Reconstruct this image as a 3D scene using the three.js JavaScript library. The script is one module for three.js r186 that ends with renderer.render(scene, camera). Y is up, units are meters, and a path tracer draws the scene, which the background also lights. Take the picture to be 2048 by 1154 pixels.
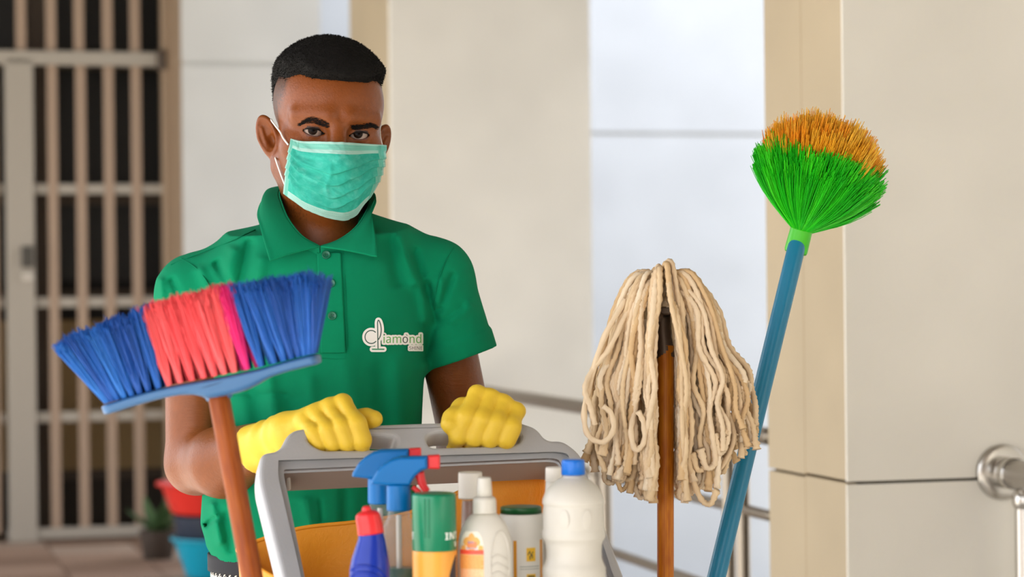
import * as THREE from 'three';
import { mergeGeometries } from 'three/addons/utils/BufferGeometryUtils.js';
import { RoundedBoxGeometry } from 'three/addons/geometries/RoundedBoxGeometry.js';

// ---------------------------------------------------------------- camera, sky, exposure
const W = 2048, H = 1154, F = 4818, CAMY = 1.40, ROLL = -0.0105;
const scene = new THREE.Scene();
const camera = new THREE.PerspectiveCamera(2 * Math.atan(H / 2 / F) * 180 / Math.PI, W / H, 0.05, 200);
camera.position.set(0, CAMY, 0);
camera.rotation.z = ROLL;
camera.focus = 3.13;
camera.userData.fStop = 4.4;
const renderer = new THREE.WebGLRenderer();
renderer.toneMapping = THREE.LinearToneMapping;
renderer.toneMappingExposure = 1.68;
renderer.shadowMap.enabled = true;
{ // bright hazy sky: whiter towards the horizon, a little bluer overhead
  const w = 64, h = 32, a = new Float32Array(w * h * 4);
  for (let j = 0; j < h; j++) {
    const el = ((j + 0.5) / h - 0.5) * Math.PI, k = Math.max(0, Math.sin(el));
    for (let i = 0; i < w; i++) {
      const o = (j * w + i) * 4;
      a[o] = 1.0 - 0.12 * k; a[o + 1] = 1.0 - 0.05 * k; a[o + 2] = 1.02 + 0.1 * k; a[o + 3] = 1;
    }
  }
  const t = new THREE.DataTexture(a, w, h, THREE.RGBAFormat, THREE.FloatType);
  t.mapping = THREE.EquirectangularReflectionMapping; t.magFilter = THREE.LinearFilter; t.needsUpdate = true;
  scene.background = t; scene.environment = t;
  scene.backgroundIntensity = 2.05; scene.environmentIntensity = 2.05;
}
// hazy sun, high on the left and a little behind the building: it falls on the open paving left of the canopy and is thrown back into the shade
const sun = new THREE.DirectionalLight(new THREE.Color(1, 0.96, 0.9), 7);
sun.position.set(-9, 13, -1.2); sun.target.position.set(0, 0, -3.5);
sun.castShadow = true; sun.shadow.radius = 2; sun.shadow.mapSize.set(2048, 2048);
Object.assign(sun.shadow.camera, { left: -16, right: 16, top: 16, bottom: -16, near: 1, far: 50 });
scene.add(sun, sun.target);


// ---------------------------------------------------------------- helpers
const V = (x, y, z) => new THREE.Vector3(x, y, z);
const cR = Math.cos(ROLL), sR = Math.sin(ROLL);
// a point of the place, read off the photograph: pixel and distance from the camera in metres
function P(px, py, d) {
  const x = (px - W / 2) / F * d, y = -(py - H / 2) / F * d;
  return V(x * cR - y * sR, CAMY + x * sR + y * cR, -d);
}
function pix(v) {
  const d = -v.z, X = v.x, Y = v.y - CAMY, x = X * cR + Y * sR, y = -X * sR + Y * cR;
  return [W / 2 + x / d * F, H / 2 - y / d * F];
}
let seed = 7;
const rnd = () => { seed = (seed * 1664525 + 1013904223) >>> 0; return seed / 4294967296; };
const reseed = (s) => { seed = s >>> 0; };
const rr = (a, b) => a + (b - a) * rnd();
const clamp = (x, a, b) => x < a ? a : x > b ? b : x;
const lerp = (a, b, t) => a + (b - a) * t;
const sstep = (a, b, x) => { const t = clamp((x - a) / (b - a), 0, 1); return t * t * (3 - 2 * t); };
const rgb = (r, g, b) => new THREE.Color().setRGB(r / 255, g / 255, b / 255, THREE.SRGBColorSpace);
const lin = (r, g, b) => new THREE.Color().setRGB(r, g, b);
function hash3(x, y, z) { let h = (x * 374761393 + y * 668265263 + z * 2147483647 % 1e9 + z * 1274126177) | 0; h = Math.imul(h ^ (h >>> 13), 1274126177); h = Math.imul(h ^ (h >>> 15), 2246822519 | 0); return ((h ^ (h >>> 16)) >>> 0) / 4294967296; }
function noise3(x, y, z) {
  const X = Math.floor(x), Y = Math.floor(y), Z = Math.floor(z); let fx = x - X, fy = y - Y, fz = z - Z;
  fx = fx * fx * (3 - 2 * fx); fy = fy * fy * (3 - 2 * fy); fz = fz * fz * (3 - 2 * fz);
  const c = (i, j, k) => hash3(X + i, Y + j, Z + k);
  return lerp(lerp(lerp(c(0, 0, 0), c(1, 0, 0), fx), lerp(c(0, 1, 0), c(1, 1, 0), fx), fy), lerp(lerp(c(0, 0, 1), c(1, 0, 1), fx), lerp(c(0, 1, 1), c(1, 1, 1), fx), fy), fz) * 2 - 1;
}
const fbm = (x, y, z) => noise3(x, y, z) * 0.55 + noise3(x * 2.1, y * 2.1, z * 2.1) * 0.3 + noise3(x * 4.3, y * 4.3, z * 4.3) * 0.15;

// tiling noise textures
function noiseTexture(n, fn, srgb) {
  const a = new Uint8Array(n * n * 4);
  for (let j = 0; j < n; j++) for (let i = 0; i < n; i++) {
    const c = fn(i / n, j / n, i, j), o = (j * n + i) * 4;
    const q = Array.isArray(c) ? c : [c, c, c];
    for (let k = 0; k < 3; k++) a[o + k] = clamp(Math.round(q[k] * 255), 0, 255);
    a[o + 3] = 255;
  }
  const t = new THREE.DataTexture(a, n, n, THREE.RGBAFormat);
  t.wrapS = t.wrapT = THREE.RepeatWrapping; t.magFilter = THREE.LinearFilter;
  if (srgb) t.colorSpace = THREE.SRGBColorSpace;
  t.needsUpdate = true; return t;
}
function tileNoise(u, v, f, s) { // periodic value noise
  const x = u * f, y = v * f, X = Math.floor(x), Y = Math.floor(y); let fx = x - X, fy = y - Y;
  fx = fx * fx * (3 - 2 * fx); fy = fy * fy * (3 - 2 * fy);
  const c = (i, j) => hash3((X + i) % f, (Y + j) % f, s);
  return lerp(lerp(c(0, 0), c(1, 0), fx), lerp(c(0, 1), c(1, 1), fx), fy);
}
const tn = (u, v, f, s) => tileNoise(u, v, f, s) * 0.5 + tileNoise(u, v, f * 2, s + 1) * 0.3 + tileNoise(u, v, f * 4, s + 2) * 0.2;
const rep = (t, x, y) => { const c = t.clone(); c.repeat.set(x, y); c.needsUpdate = true; return c; };
const texFine = noiseTexture(256, (u, v) => 0.5 + 0.5 * (tn(u, v, 32, 3) - 0.5) + 0.3 * (hash3(u * 256 | 0, v * 256 | 0, 9) - 0.5));
const texWeave = noiseTexture(256, (u, v, i, j) => 0.5 + 0.22 * Math.sin(i * Math.PI / 4) * Math.sin(j * Math.PI / 4) + 0.35 * (hash3(i, j, 4) - 0.5));
const texPatch = noiseTexture(256, (u, v) => { const k = 0.93 + 0.1 * (tn(u, v, 4, 21) - 0.3); return [k, k, k * 0.995]; }, true);
const texWood = noiseTexture(256, (u, v) => {
  const g = tileNoise(u, v, 16, 5) * 0.25 + tileNoise((u * 24) % 1, v, 8, 6) * 0.0;
  const s = tileNoise(u, (v * 2) % 1, 32, 7) * 0.4 + hash3(Math.floor(u * 64), 0, 11) * 0.35 + g;
  return [0.75 + 0.25 * s, 0.6 + 0.4 * s, 0.5 + 0.45 * s];
}, true);

const mat = (color, o = {}) => new THREE.MeshPhysicalMaterial({ color, roughness: 0.6, ...o });

// meshes, things, labels
const taken = {};
function numbered(name) { const n = taken[name] = (taken[name] ?? -1) + 1; return n ? name + '_' + String(n).padStart(3, '0') : name; }
function part(name, geometry, material, parent, label) {
  const m = new THREE.Mesh(geometry, material); m.name = name; m.castShadow = m.receiveShadow = true;
  if (label) m.userData.label = label;
  parent.add(m); return m;
}
function thing(name, label, category, pos = V(0, 0, 0), turn = 0, group) {
  const g = new THREE.Group(); g.name = numbered(name); g.position.copy(pos); g.rotation.y = turn;
  g.userData = { label, category }; if (group) g.userData.group = group;
  scene.add(g); return g;
}
function tag(o, label, category, group) { Object.assign(o.userData, { label, category }); if (group) o.userData.group = group; return o; }
function structure(name, label, pos = V(0, 0, 0), turn = 0) {
  const g = new THREE.Group(); g.name = name; g.position.copy(pos); g.rotation.y = turn;
  g.userData = { kind: 'structure', label, category: name.split('_')[0] }; scene.add(g); return g;
}
// world geometry -> child of a group placed at pos with turn
function local(geo, g) { g.updateMatrixWorld(true); return geo.applyMatrix4(g.matrixWorld.clone().invert()); }
const merge = (list) => mergeGeometries(list.map((g) => {
  let q = g.index ? g.toNonIndexed() : g; for (const k of Object.keys(q.attributes)) if (!['position', 'normal', 'uv', 'color'].includes(k)) q.deleteAttribute(k); return q;
}));
const box = (x0, x1, y0, y1, z0, z1, r = 0) => {
  const g = r ? new RoundedBoxGeometry(x1 - x0, y1 - y0, z1 - z0, 2, r) : new THREE.BoxGeometry(x1 - x0, y1 - y0, z1 - z0);
  g.translate((x0 + x1) / 2, (y0 + y1) / 2, (z0 + z1) / 2);
  const p = g.attributes.position, n = g.attributes.normal, u = g.attributes.uv;   // uv in metres on every face
  for (let i = 0; i < p.count; i++) { const a = Math.abs(n.getX(i)), b = Math.abs(n.getY(i)), c = Math.abs(n.getZ(i)); if (a > b && a > c) u.setXY(i, p.getZ(i), p.getY(i)); else if (b > c) u.setXY(i, p.getX(i), p.getZ(i)); else u.setXY(i, p.getX(i), p.getY(i)); }
  return g;
};
// tube along points with varying radius; radius may be a function of (i, angle)
function sweep(pts, rad, seg = 10, opt = {}) {
  const n = pts.length, pos = [], uv = [], idx = [];
  let prev = null, T = V(), N = V(), B = V(), len = 0;
  const rof = typeof rad === 'function' ? rad : (i) => Array.isArray(rad) ? rad[i] : rad;
  for (let i = 0; i < n; i++) {
    T.subVectors(pts[Math.min(i + 1, n - 1)], pts[Math.max(i - 1, 0)]).normalize();
    if (!prev) { prev = opt.up ? opt.up.clone() : (Math.abs(T.y) < 0.9 ? V(0, 1, 0) : V(1, 0, 0)); }
    N.copy(prev).addScaledVector(T, -prev.dot(T)).normalize(); B.crossVectors(T, N); prev = N.clone();
    if (i) len += pts[i].distanceTo(pts[i - 1]);
    for (let k = 0; k <= seg; k++) {
      const a = k / seg * Math.PI * 2, r = rof(i, a), s = opt.flat ?? 1;
      pos.push(pts[i].x + (N.x * Math.cos(a) + B.x * Math.sin(a) * s) * r, pts[i].y + (N.y * Math.cos(a) + B.y * Math.sin(a) * s) * r, pts[i].z + (N.z * Math.cos(a) + B.z * Math.sin(a) * s) * r);
      uv.push(k / seg, len * (opt.vscale ?? 1));
    }
  }
  const q = seg + 1;
  for (let i = 0; i < n - 1; i++) for (let k = 0; k < seg; k++) { const a = i * q + k, b = a + q; idx.push(a, a + 1, b, b, a + 1, b + 1); }
  if (opt.caps !== false) for (const [i, f] of [[0, 1], [n - 1, 0]]) {
    const c = pos.length / 3; pos.push(pts[i].x, pts[i].y, pts[i].z); uv.push(0.5, 0);
    for (let k = 0; k < seg; k++) f ? idx.push(c, i * q + k + 1, i * q + k) : idx.push(c, i * q + k, i * q + k + 1);
  }
  const g = new THREE.BufferGeometry();
  g.setAttribute('position', new THREE.Float32BufferAttribute(pos, 3)); g.setAttribute('uv', new THREE.Float32BufferAttribute(uv, 2));
  g.setIndex(idx); g.computeVertexNormals();
  const nn = g.attributes.normal;   // close the seam of the smooth normals
  for (let i = 0; i < n; i++) { const a = i * q, b = a + seg, x = nn.getX(a) + nn.getX(b), y = nn.getY(a) + nn.getY(b), z = nn.getZ(a) + nn.getZ(b), l = Math.hypot(x, y, z) || 1; nn.setXYZ(a, x / l, y / l, z / l); nn.setXYZ(b, x / l, y / l, z / l); }
  return g;
}
const curve = (pts, n) => new THREE.CatmullRomCurve3(pts, false, 'centripetal').getPoints(n);
// a sheet with thickness: f(u, v) -> outer point
function shell(nu, nv, f, th, uvf) {
  const A = [], pos = [], uv = [], idx = [];
  for (let j = 0; j <= nv; j++) for (let i = 0; i <= nu; i++) A.push(f(i / nu, j / nv));
  const at = (i, j) => A[clamp(j, 0, nv) * (nu + 1) + clamp(i, 0, nu)];
  const Nn = [], a = V(), b = V();
  for (let j = 0; j <= nv; j++) for (let i = 0; i <= nu; i++) { a.subVectors(at(i + 1, j), at(i - 1, j)); b.subVectors(at(i, j + 1), at(i, j - 1)); Nn.push(V().crossVectors(a, b).normalize()); }
  for (const s of [0, 1]) A.forEach((p, k) => {
    const t = typeof th === 'function' ? th(k % (nu + 1) / nu, Math.floor(k / (nu + 1)) / nv) : th;
    pos.push(p.x - Nn[k].x * t * s, p.y - Nn[k].y * t * s, p.z - Nn[k].z * t * s);
    const u = (k % (nu + 1)) / nu, v = Math.floor(k / (nu + 1)) / nv; uv.push(...(uvf ? uvf(u, v) : [u, v]));
  });
  const M = A.length, q = nu + 1;
  for (let j = 0; j < nv; j++) for (let i = 0; i < nu; i++) { const k = j * q + i; idx.push(k, k + 1, k + q, k + q, k + 1, k + q + 1, M + k, M + k + q, M + k + 1, M + k + q, M + k + q + 1, M + k + 1); }
  const edge = (k, l) => idx.push(k, M + k, l, l, M + k, M + l);
  for (let i = 0; i < nu; i++) { edge(i, i + 1); edge(nv * q + i + 1, nv * q + i); }
  for (let j = 0; j < nv; j++) { edge((j + 1) * q, j * q); edge(j * q + nu, (j + 1) * q + nu); }
  const g = new THREE.BufferGeometry();
  g.setAttribute('position', new THREE.Float32BufferAttribute(pos, 3)); g.setAttribute('uv', new THREE.Float32BufferAttribute(uv, 2));
  g.setIndex(idx); g.computeVertexNormals(); return g;
}
// signed distance pieces (p = x, y, z)
const sCap = (x, y, z, a, b, ra, rb) => {
  const bx = b.x - a.x, by = b.y - a.y, bz = b.z - a.z, ax = x - a.x, ay = y - a.y, az = z - a.z;
  const h = clamp((ax * bx + ay * by + az * bz) / (bx * bx + by * by + bz * bz), 0, 1);
  return Math.hypot(ax - bx * h, ay - by * h, az - bz * h) - (ra + (rb - ra) * h);
};
const sEll = (x, y, z, cx, cy, cz, rx, ry, rz) => {
  const X = (x - cx) / rx, Y = (y - cy) / ry, Z = (z - cz) / rz, k0 = Math.hypot(X, Y, Z), k1 = Math.hypot(X / rx, Y / ry, Z / rz);
  return k1 < 1e-9 ? -Math.min(rx, ry, rz) : k0 * (k0 - 1) / k1;
};
const smin = (a, b, k) => { const h = Math.max(k - Math.abs(a - b), 0) / k; return Math.min(a, b) - h * h * k * 0.25; };
const smax = (a, b, k) => -smin(-a, -b, k);
// surface of a distance field (surface nets) on a grid of cell h
function surface(f, lo, hi, h, opt = {}) {
  const nx = Math.ceil((hi.x - lo.x) / h) + 1, ny = Math.ceil((hi.y - lo.y) / h) + 1, nz = Math.ceil((hi.z - lo.z) / h) + 1;
  const D = new Float32Array(nx * ny * nz).fill(1e3), B = 5, half = B * h * 0.5, reach = half * 1.7321 * (opt.slack ?? 1.5) + h;
  for (let k0 = 0; k0 < nz; k0 += B) for (let j0 = 0; j0 < ny; j0 += B) for (let i0 = 0; i0 < nx; i0 += B) {
    const c = f(lo.x + (i0 + B / 2) * h, lo.y + (j0 + B / 2) * h, lo.z + (k0 + B / 2) * h), far = Math.abs(c) > reach;
    for (let k = k0; k < Math.min(k0 + B, nz); k++) for (let j = j0; j < Math.min(j0 + B, ny); j++) for (let i = i0; i < Math.min(i0 + B, nx); i++)
      D[(k * ny + j) * nx + i] = far ? c : f(lo.x + i * h, lo.y + j * h, lo.z + k * h);
  }
  const id = new Int32Array(nx * ny * nz).fill(-1), pos = [], idx = [], off = [0, 1, nx, nx + 1, nx * ny, nx * ny + 1, nx * ny + nx, nx * ny + nx + 1];
  const E = [[0, 1], [2, 3], [4, 5], [6, 7], [0, 2], [1, 3], [4, 6], [5, 7], [0, 4], [1, 5], [2, 6], [3, 7]];
  for (let k = 0; k < nz - 1; k++) for (let j = 0; j < ny - 1; j++) for (let i = 0; i < nx - 1; i++) {
    const o = (k * ny + j) * nx + i; let m = 0;
    for (let c = 0; c < 8; c++) if (D[o + off[c]] < 0) m |= 1 << c;
    if (m === 0 || m === 255) continue;
    let x = 0, y = 0, z = 0, n = 0;
    for (const [a, b] of E) {
      if (((m >> a) & 1) === ((m >> b) & 1)) continue;
      const da = D[o + off[a]], db = D[o + off[b]], t = da / (da - db);
      x += lerp(a & 1, b & 1, t); y += lerp((a >> 1) & 1, (b >> 1) & 1, t); z += lerp(a >> 2, b >> 2, t); n++;
    }
    id[o] = pos.length / 3; pos.push(lo.x + (i + x / n) * h, lo.y + (j + y / n) * h, lo.z + (k + z / n) * h);
  }
  const quad = (a, b, c, d, flip) => { if (a < 0 || b < 0 || c < 0 || d < 0) return; flip ? idx.push(a, c, b, a, d, c) : idx.push(a, b, c, a, c, d); };
  for (let k = 1; k < nz - 1; k++) for (let j = 1; j < ny - 1; j++) for (let i = 1; i < nx - 1; i++) {
    const o = (k * ny + j) * nx + i, s = D[o] < 0;
    if (s !== D[o + 1] < 0) quad(id[o - nx - nx * ny], id[o - nx * ny], id[o], id[o - nx], !s);
    if (s !== D[o + nx] < 0) quad(id[o - 1 - nx * ny], id[o - 1], id[o], id[o - nx * ny], !s);
    if (s !== D[o + nx * ny] < 0) quad(id[o - 1 - nx], id[o - nx], id[o], id[o - 1], !s);
  }
  const g = new THREE.BufferGeometry();
  g.setAttribute('position', new THREE.Float32BufferAttribute(pos, 3)); g.setIndex(idx); g.computeVertexNormals();
  const uv = new Float32Array(pos.length / 3 * 2), cx = (lo.x + hi.x) / 2, cz = (lo.z + hi.z) / 2, R = opt.R ?? 0.15;
  for (let i = 0; i < pos.length / 3; i++) { uv[i * 2] = Math.atan2(pos[i * 3] - cx, pos[i * 3 + 2] - cz) * R; uv[i * 2 + 1] = pos[i * 3 + 1]; }
  g.setAttribute('uv', new THREE.BufferAttribute(uv, 2));
  return g;
}
function march(f, px, py, d0, d1) {
  let d = d0; for (let i = 0; i < 90 && d < d1; i++) { const p = P(px, py, d), s = f(p.x, p.y, p.z); if (s < 0.0003) return p; d += Math.max(s * 0.7, 0.0004); } return P(px, py, d1);
}
function grad(f, p, e = 0.002) {
  return V(f(p.x + e, p.y, p.z) - f(p.x - e, p.y, p.z), f(p.x, p.y + e, p.z) - f(p.x, p.y - e, p.z), f(p.x, p.y, p.z + e) - f(p.x, p.y, p.z - e)).normalize();
}
// many thin fibres in one geometry: list of [base, tip, bend, radius]
function fibres(list, sides = 3, segs = 3) {
  const pos = [], idx = []; const T = V(), N = V(), B = V(), p = V();
  for (const [a, b, bend, r, rt] of list) {
    T.subVectors(b, a).normalize(); N.set(Math.abs(T.x) < 0.7 ? 1 : 0, 0, Math.abs(T.x) < 0.7 ? 0 : 1).addScaledVector(T, -T.x).normalize(); B.crossVectors(T, N).normalize(); N.crossVectors(B, T);
    const base = pos.length / 3;
    for (let i = 0; i <= segs; i++) {
      const t = i / segs, rad = lerp(r, rt ?? r * 0.6, t);
      p.lerpVectors(a, b, t).addScaledVector(bend, Math.sin(t * Math.PI * 0.9) * 0.6 + t * t * 0.5);
      for (let k = 0; k < sides; k++) { const q = k / sides * 6.2832; pos.push(p.x + (N.x * Math.cos(q) + B.x * Math.sin(q)) * rad, p.y + (N.y * Math.cos(q) + B.y * Math.sin(q)) * rad, p.z + (N.z * Math.cos(q) + B.z * Math.sin(q)) * rad); }
    }
    for (let i = 0; i < segs; i++) for (let k = 0; k < sides; k++) { const u = base + i * sides + k, v = base + i * sides + (k + 1) % sides; idx.push(u, v, u + sides, u + sides, v, v + sides); }
    for (let k = 1; k < sides - 1; k++) idx.push(base + segs * sides, base + segs * sides + k, base + segs * sides + k + 1);
  }
  const g = new THREE.BufferGeometry();
  g.setAttribute('position', new THREE.Float32BufferAttribute(pos, 3)); g.setIndex(idx); g.computeVertexNormals(); return g;
}
function canvasTexture(w, h, draw) {
  const c = document.createElement('canvas'); c.width = w; c.height = h; draw(c.getContext('2d'), w, h);
  const t = new THREE.CanvasTexture(c); t.colorSpace = THREE.SRGBColorSpace; t.anisotropy = 8; return t;
}
function vertexColors(g, fn) {
  const p = g.attributes.position, c = new Float32Array(p.count * 3);
  for (let i = 0; i < p.count; i++) { const k = fn(p.getX(i), p.getY(i), p.getZ(i)); c[i * 3] = k[0]; c[i * 3 + 1] = k[1]; c[i * 3 + 2] = k[2]; }
  g.setAttribute('color', new THREE.BufferAttribute(c, 3)); return g;
}

// ---------------------------------------------------------------- the building (turned 15 degrees to the camera)
const YAW = 15 * Math.PI / 180, cY = Math.cos(YAW), sY = Math.sin(YAW);
const toB = (v) => V(v.x * cY - v.z * sY, v.y, v.x * sY + v.z * cY);
function ray(px, py) { const r = P(px, py, 1); r.y -= CAMY; return toB(r); }
function onZ(px, py, z) { const r = ray(px, py), t = z / r.z; return V(t * r.x, CAMY + t * r.y, z); }
function onX(px, py, x) { const r = ray(px, py), t = x / r.x; return V(x, CAMY + t * r.y, t * r.z); }

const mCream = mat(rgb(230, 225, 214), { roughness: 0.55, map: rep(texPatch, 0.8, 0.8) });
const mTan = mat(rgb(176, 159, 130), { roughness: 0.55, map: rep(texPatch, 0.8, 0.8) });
const mWhite = mat(rgb(188, 192, 196), { roughness: 0.5, map: rep(texPatch, 0.6, 0.6) });
const mGreyWall = mat(rgb(206, 206, 202), { roughness: 0.6, map: rep(texPatch, 0.6, 0.6) });
const mJoint = mat(rgb(74, 60, 36), { roughness: 0.9 });
const mSteel = mat(rgb(200, 196, 190), { metalness: 1, roughness: 0.22 });
const mSteelDull = mat(rgb(176, 170, 162), { metalness: 1, roughness: 0.34 });

// ground, ceiling
{
  const floor = structure('floor', 'pale paved ground of the forecourt', V(0, 0, 0), YAW);
  const mFloor = mat(rgb(178, 172, 162), { roughness: 0.8, map: rep(texPatch, 0.5, 0.5), bumpMap: rep(texFine, 1, 1), bumpScale: 0.002 });
  part('paving', box(-30, 30, -0.2, -0.002, -40, 30), mFloor, floor);
  const mPorch = mat(rgb(216, 210, 200), { roughness: 0.5, map: rep(texPatch, 0.7, 0.7) });
  for (let i = 0; i < 7; i++) for (let j = 0; j < 9; j++) part('floor_tile', box(-2.1 + i * 0.94, -2.1 + i * 0.94 + 0.936, -0.012, 0, -8.1 + j * 1.03, -8.1 + j * 1.03 + 1.026), mPorch, floor);
  const roof = structure('ceiling', 'pale underside of the entrance canopy', V(0, 0, 0), YAW);
  const mRoof = mat(rgb(112, 104, 94), { roughness: 0.8 });
  part('canopy_slab', box(-2.1, 4.5, 3.05, 3.3, -8.1, 0.3), mRoof, roof);
  part('canopy_slab', box(-2.1, 1.75, 3.05, 3.3, -11.5, -8.1), mRoof, roof);
}

// right pillar: cladding panels with open joints on a dark core
{
  const zf = toB(P(1690, 577, 4.3)).z, xl = toB(P(1690, 577, 4.3)).x;   // front face plane, left face plane
  const zb = onX(1527, 577, xl).z, zm = onX(1603, 577, xl).z, xr = xl + 2.2, ys = onZ(1690, 967, zf).y, J = 0.005, T = 0.02;
  const w = structure('wall_right', 'cream clad pillar on the right with open panel joints', V(0, 0, 0), YAW);
  part('core', box(xl + T, xr, 0, 3.05, zb + 0.002, zf - T), mJoint, w);
  const rows = [[0, ys - J / 2], [ys + J / 2, 3.05]];
  rows.forEach(([y0, y1], i) => {
    const dx = i ? 0.0 : 0.001;
    part('cladding_panel', box(xl, xr, y0, y1, zf - 0.006, zf, 0.0012), mCream, w);
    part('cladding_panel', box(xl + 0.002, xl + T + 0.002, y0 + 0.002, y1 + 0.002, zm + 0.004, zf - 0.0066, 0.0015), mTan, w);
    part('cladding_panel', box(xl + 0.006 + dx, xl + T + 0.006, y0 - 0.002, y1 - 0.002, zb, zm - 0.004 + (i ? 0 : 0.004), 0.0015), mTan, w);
  });
  for (const [y0, y1] of rows) part('joint_strip', box(xl + 0.0055, xl + T, y0, y1, zm - 0.005, zm + 0.005), mat(rgb(120, 94, 52), { roughness: 0.8 }), w);
  // handrail bolted to the pillar's front face
  const c = onZ(2003, 944, zf), g = thing('stair_handrail', 'polished steel handrail with round wall flange on the cream pillar', 'handrail', V(0, 0, 0), YAW);
  const along = (z) => V(c.x, c.y, zf + z);
  const fl = new THREE.LatheGeometry([[0, 0.012], [0.036, 0.012], [0.047, 0.01], [0.0505, 0.006], [0.051, 0], [0, 0]].map(([r, y]) => new THREE.Vector2(r, y)), 48);
  part('wall_flange', fl.clone().rotateX(Math.PI / 2).translate(c.x, c.y, zf + 0.0005), mSteel, g);
  part('rail_tube', sweep([along(0.012), along(0.5), along(1.1)], 0.026, 28), mSteelDull, g);
  part('sleeve', sweep([along(0.012), along(0.055)], 0.0285, 28), mSteel, g);
  for (const z of [0.085, 0.20]) {
    const r = z < 0.1 ? 0.0155 : 0.016;
    part('post', sweep([V(c.x, c.y - 0.055, zf + z), V(c.x, 0.001, zf + z)], r, 24), mSteel, g);
    part('ball_joint', new THREE.SphereGeometry(0.021, 28, 18).scale(1, 1.1, 1).translate(c.x, c.y - 0.044, zf + z), mSteel, g);
  }
  part('knuckle', new THREE.SphereGeometry(0.024, 28, 18).translate(c.x, c.y - 0.215, zf + 0.20), mSteel, g);
}

// flank of the building right of the picture: the light comes from the open left side
{
  const w = structure('wall_side', 'cream flank wall right of the picture', V(0, 0, 0), YAW);
  part('wall_face', box(3.2, 3.5, 0, 3.05, -3.6, 3.0), mCream, w);
}
// building across the forecourt, behind the camera: it keeps the front light low, the open side is on the left
{
  const w = structure('wall_front', 'brown building across the forecourt behind the camera', V(0, 0, 0), YAW), m = mat(rgb(120, 104, 86), { roughness: 0.8 }), gl = mat(rgb(40, 44, 48), { roughness: 0.2 });
  part('wall_face', box(-1.4, 9, 0, 6.5, 4.8, 5.1), m, w);
  for (const y of [1.0, 4.0]) for (let i = 0; i < 4; i++) part('window_pane', box(-0.4 + i * 2.2, 0.9 + i * 2.2, y, y + 1.3, 4.77, 4.8), gl, w);
}
// column in the middle of the background
const COLZ = toB(P(785, 577, 7.2)).z;
{
  const a = onZ(785, 577, COLZ).x, b = onZ(1185, 577, COLZ).x, zb = onX(701, 300, a).z;
  const w = structure('wall_center', 'cream clad column standing behind the man', V(0, 0, 0), YAW);
  part('core', box(a + 0.02, b - 0.02, 0, 3.05, zb + 0.02, COLZ - 0.02), mJoint, w);
  part('cladding_panel', box(a, b, 0, 3.05, COLZ - 0.02, COLZ, 0.002), mCream, w);
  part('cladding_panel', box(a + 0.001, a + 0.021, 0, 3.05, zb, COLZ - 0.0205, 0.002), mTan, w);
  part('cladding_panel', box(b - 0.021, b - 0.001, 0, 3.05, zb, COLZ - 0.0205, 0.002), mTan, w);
}
// far white wall in the open, with a recessed horizontal joint
{
  const z = toB(P(1355, 577, 11)).z, ys = onZ(1355, 268, z).y, x0 = -3.2, x1 = 6.5;
  const w = structure('wall_back', 'bluish white far wall with a horizontal joint', V(0, 0, 0), YAW);
  part('core', box(x0, x1, -0.0, 3.6, z - 0.3, z - 0.02), mGreyWall, w);
  const xs = [x0, -0.9, 0.75, 3.4, x1];
  for (let i = 0; i < 4; i++) for (const [y0, y1] of [[0, ys - 0.008], [ys + 0.008, 3.6]]) part('facade_panel', box(xs[i] + (i ? 0.0 : 0), xs[i + 1], y0, y1, z - 0.02, z), mWhite, w);
}
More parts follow.
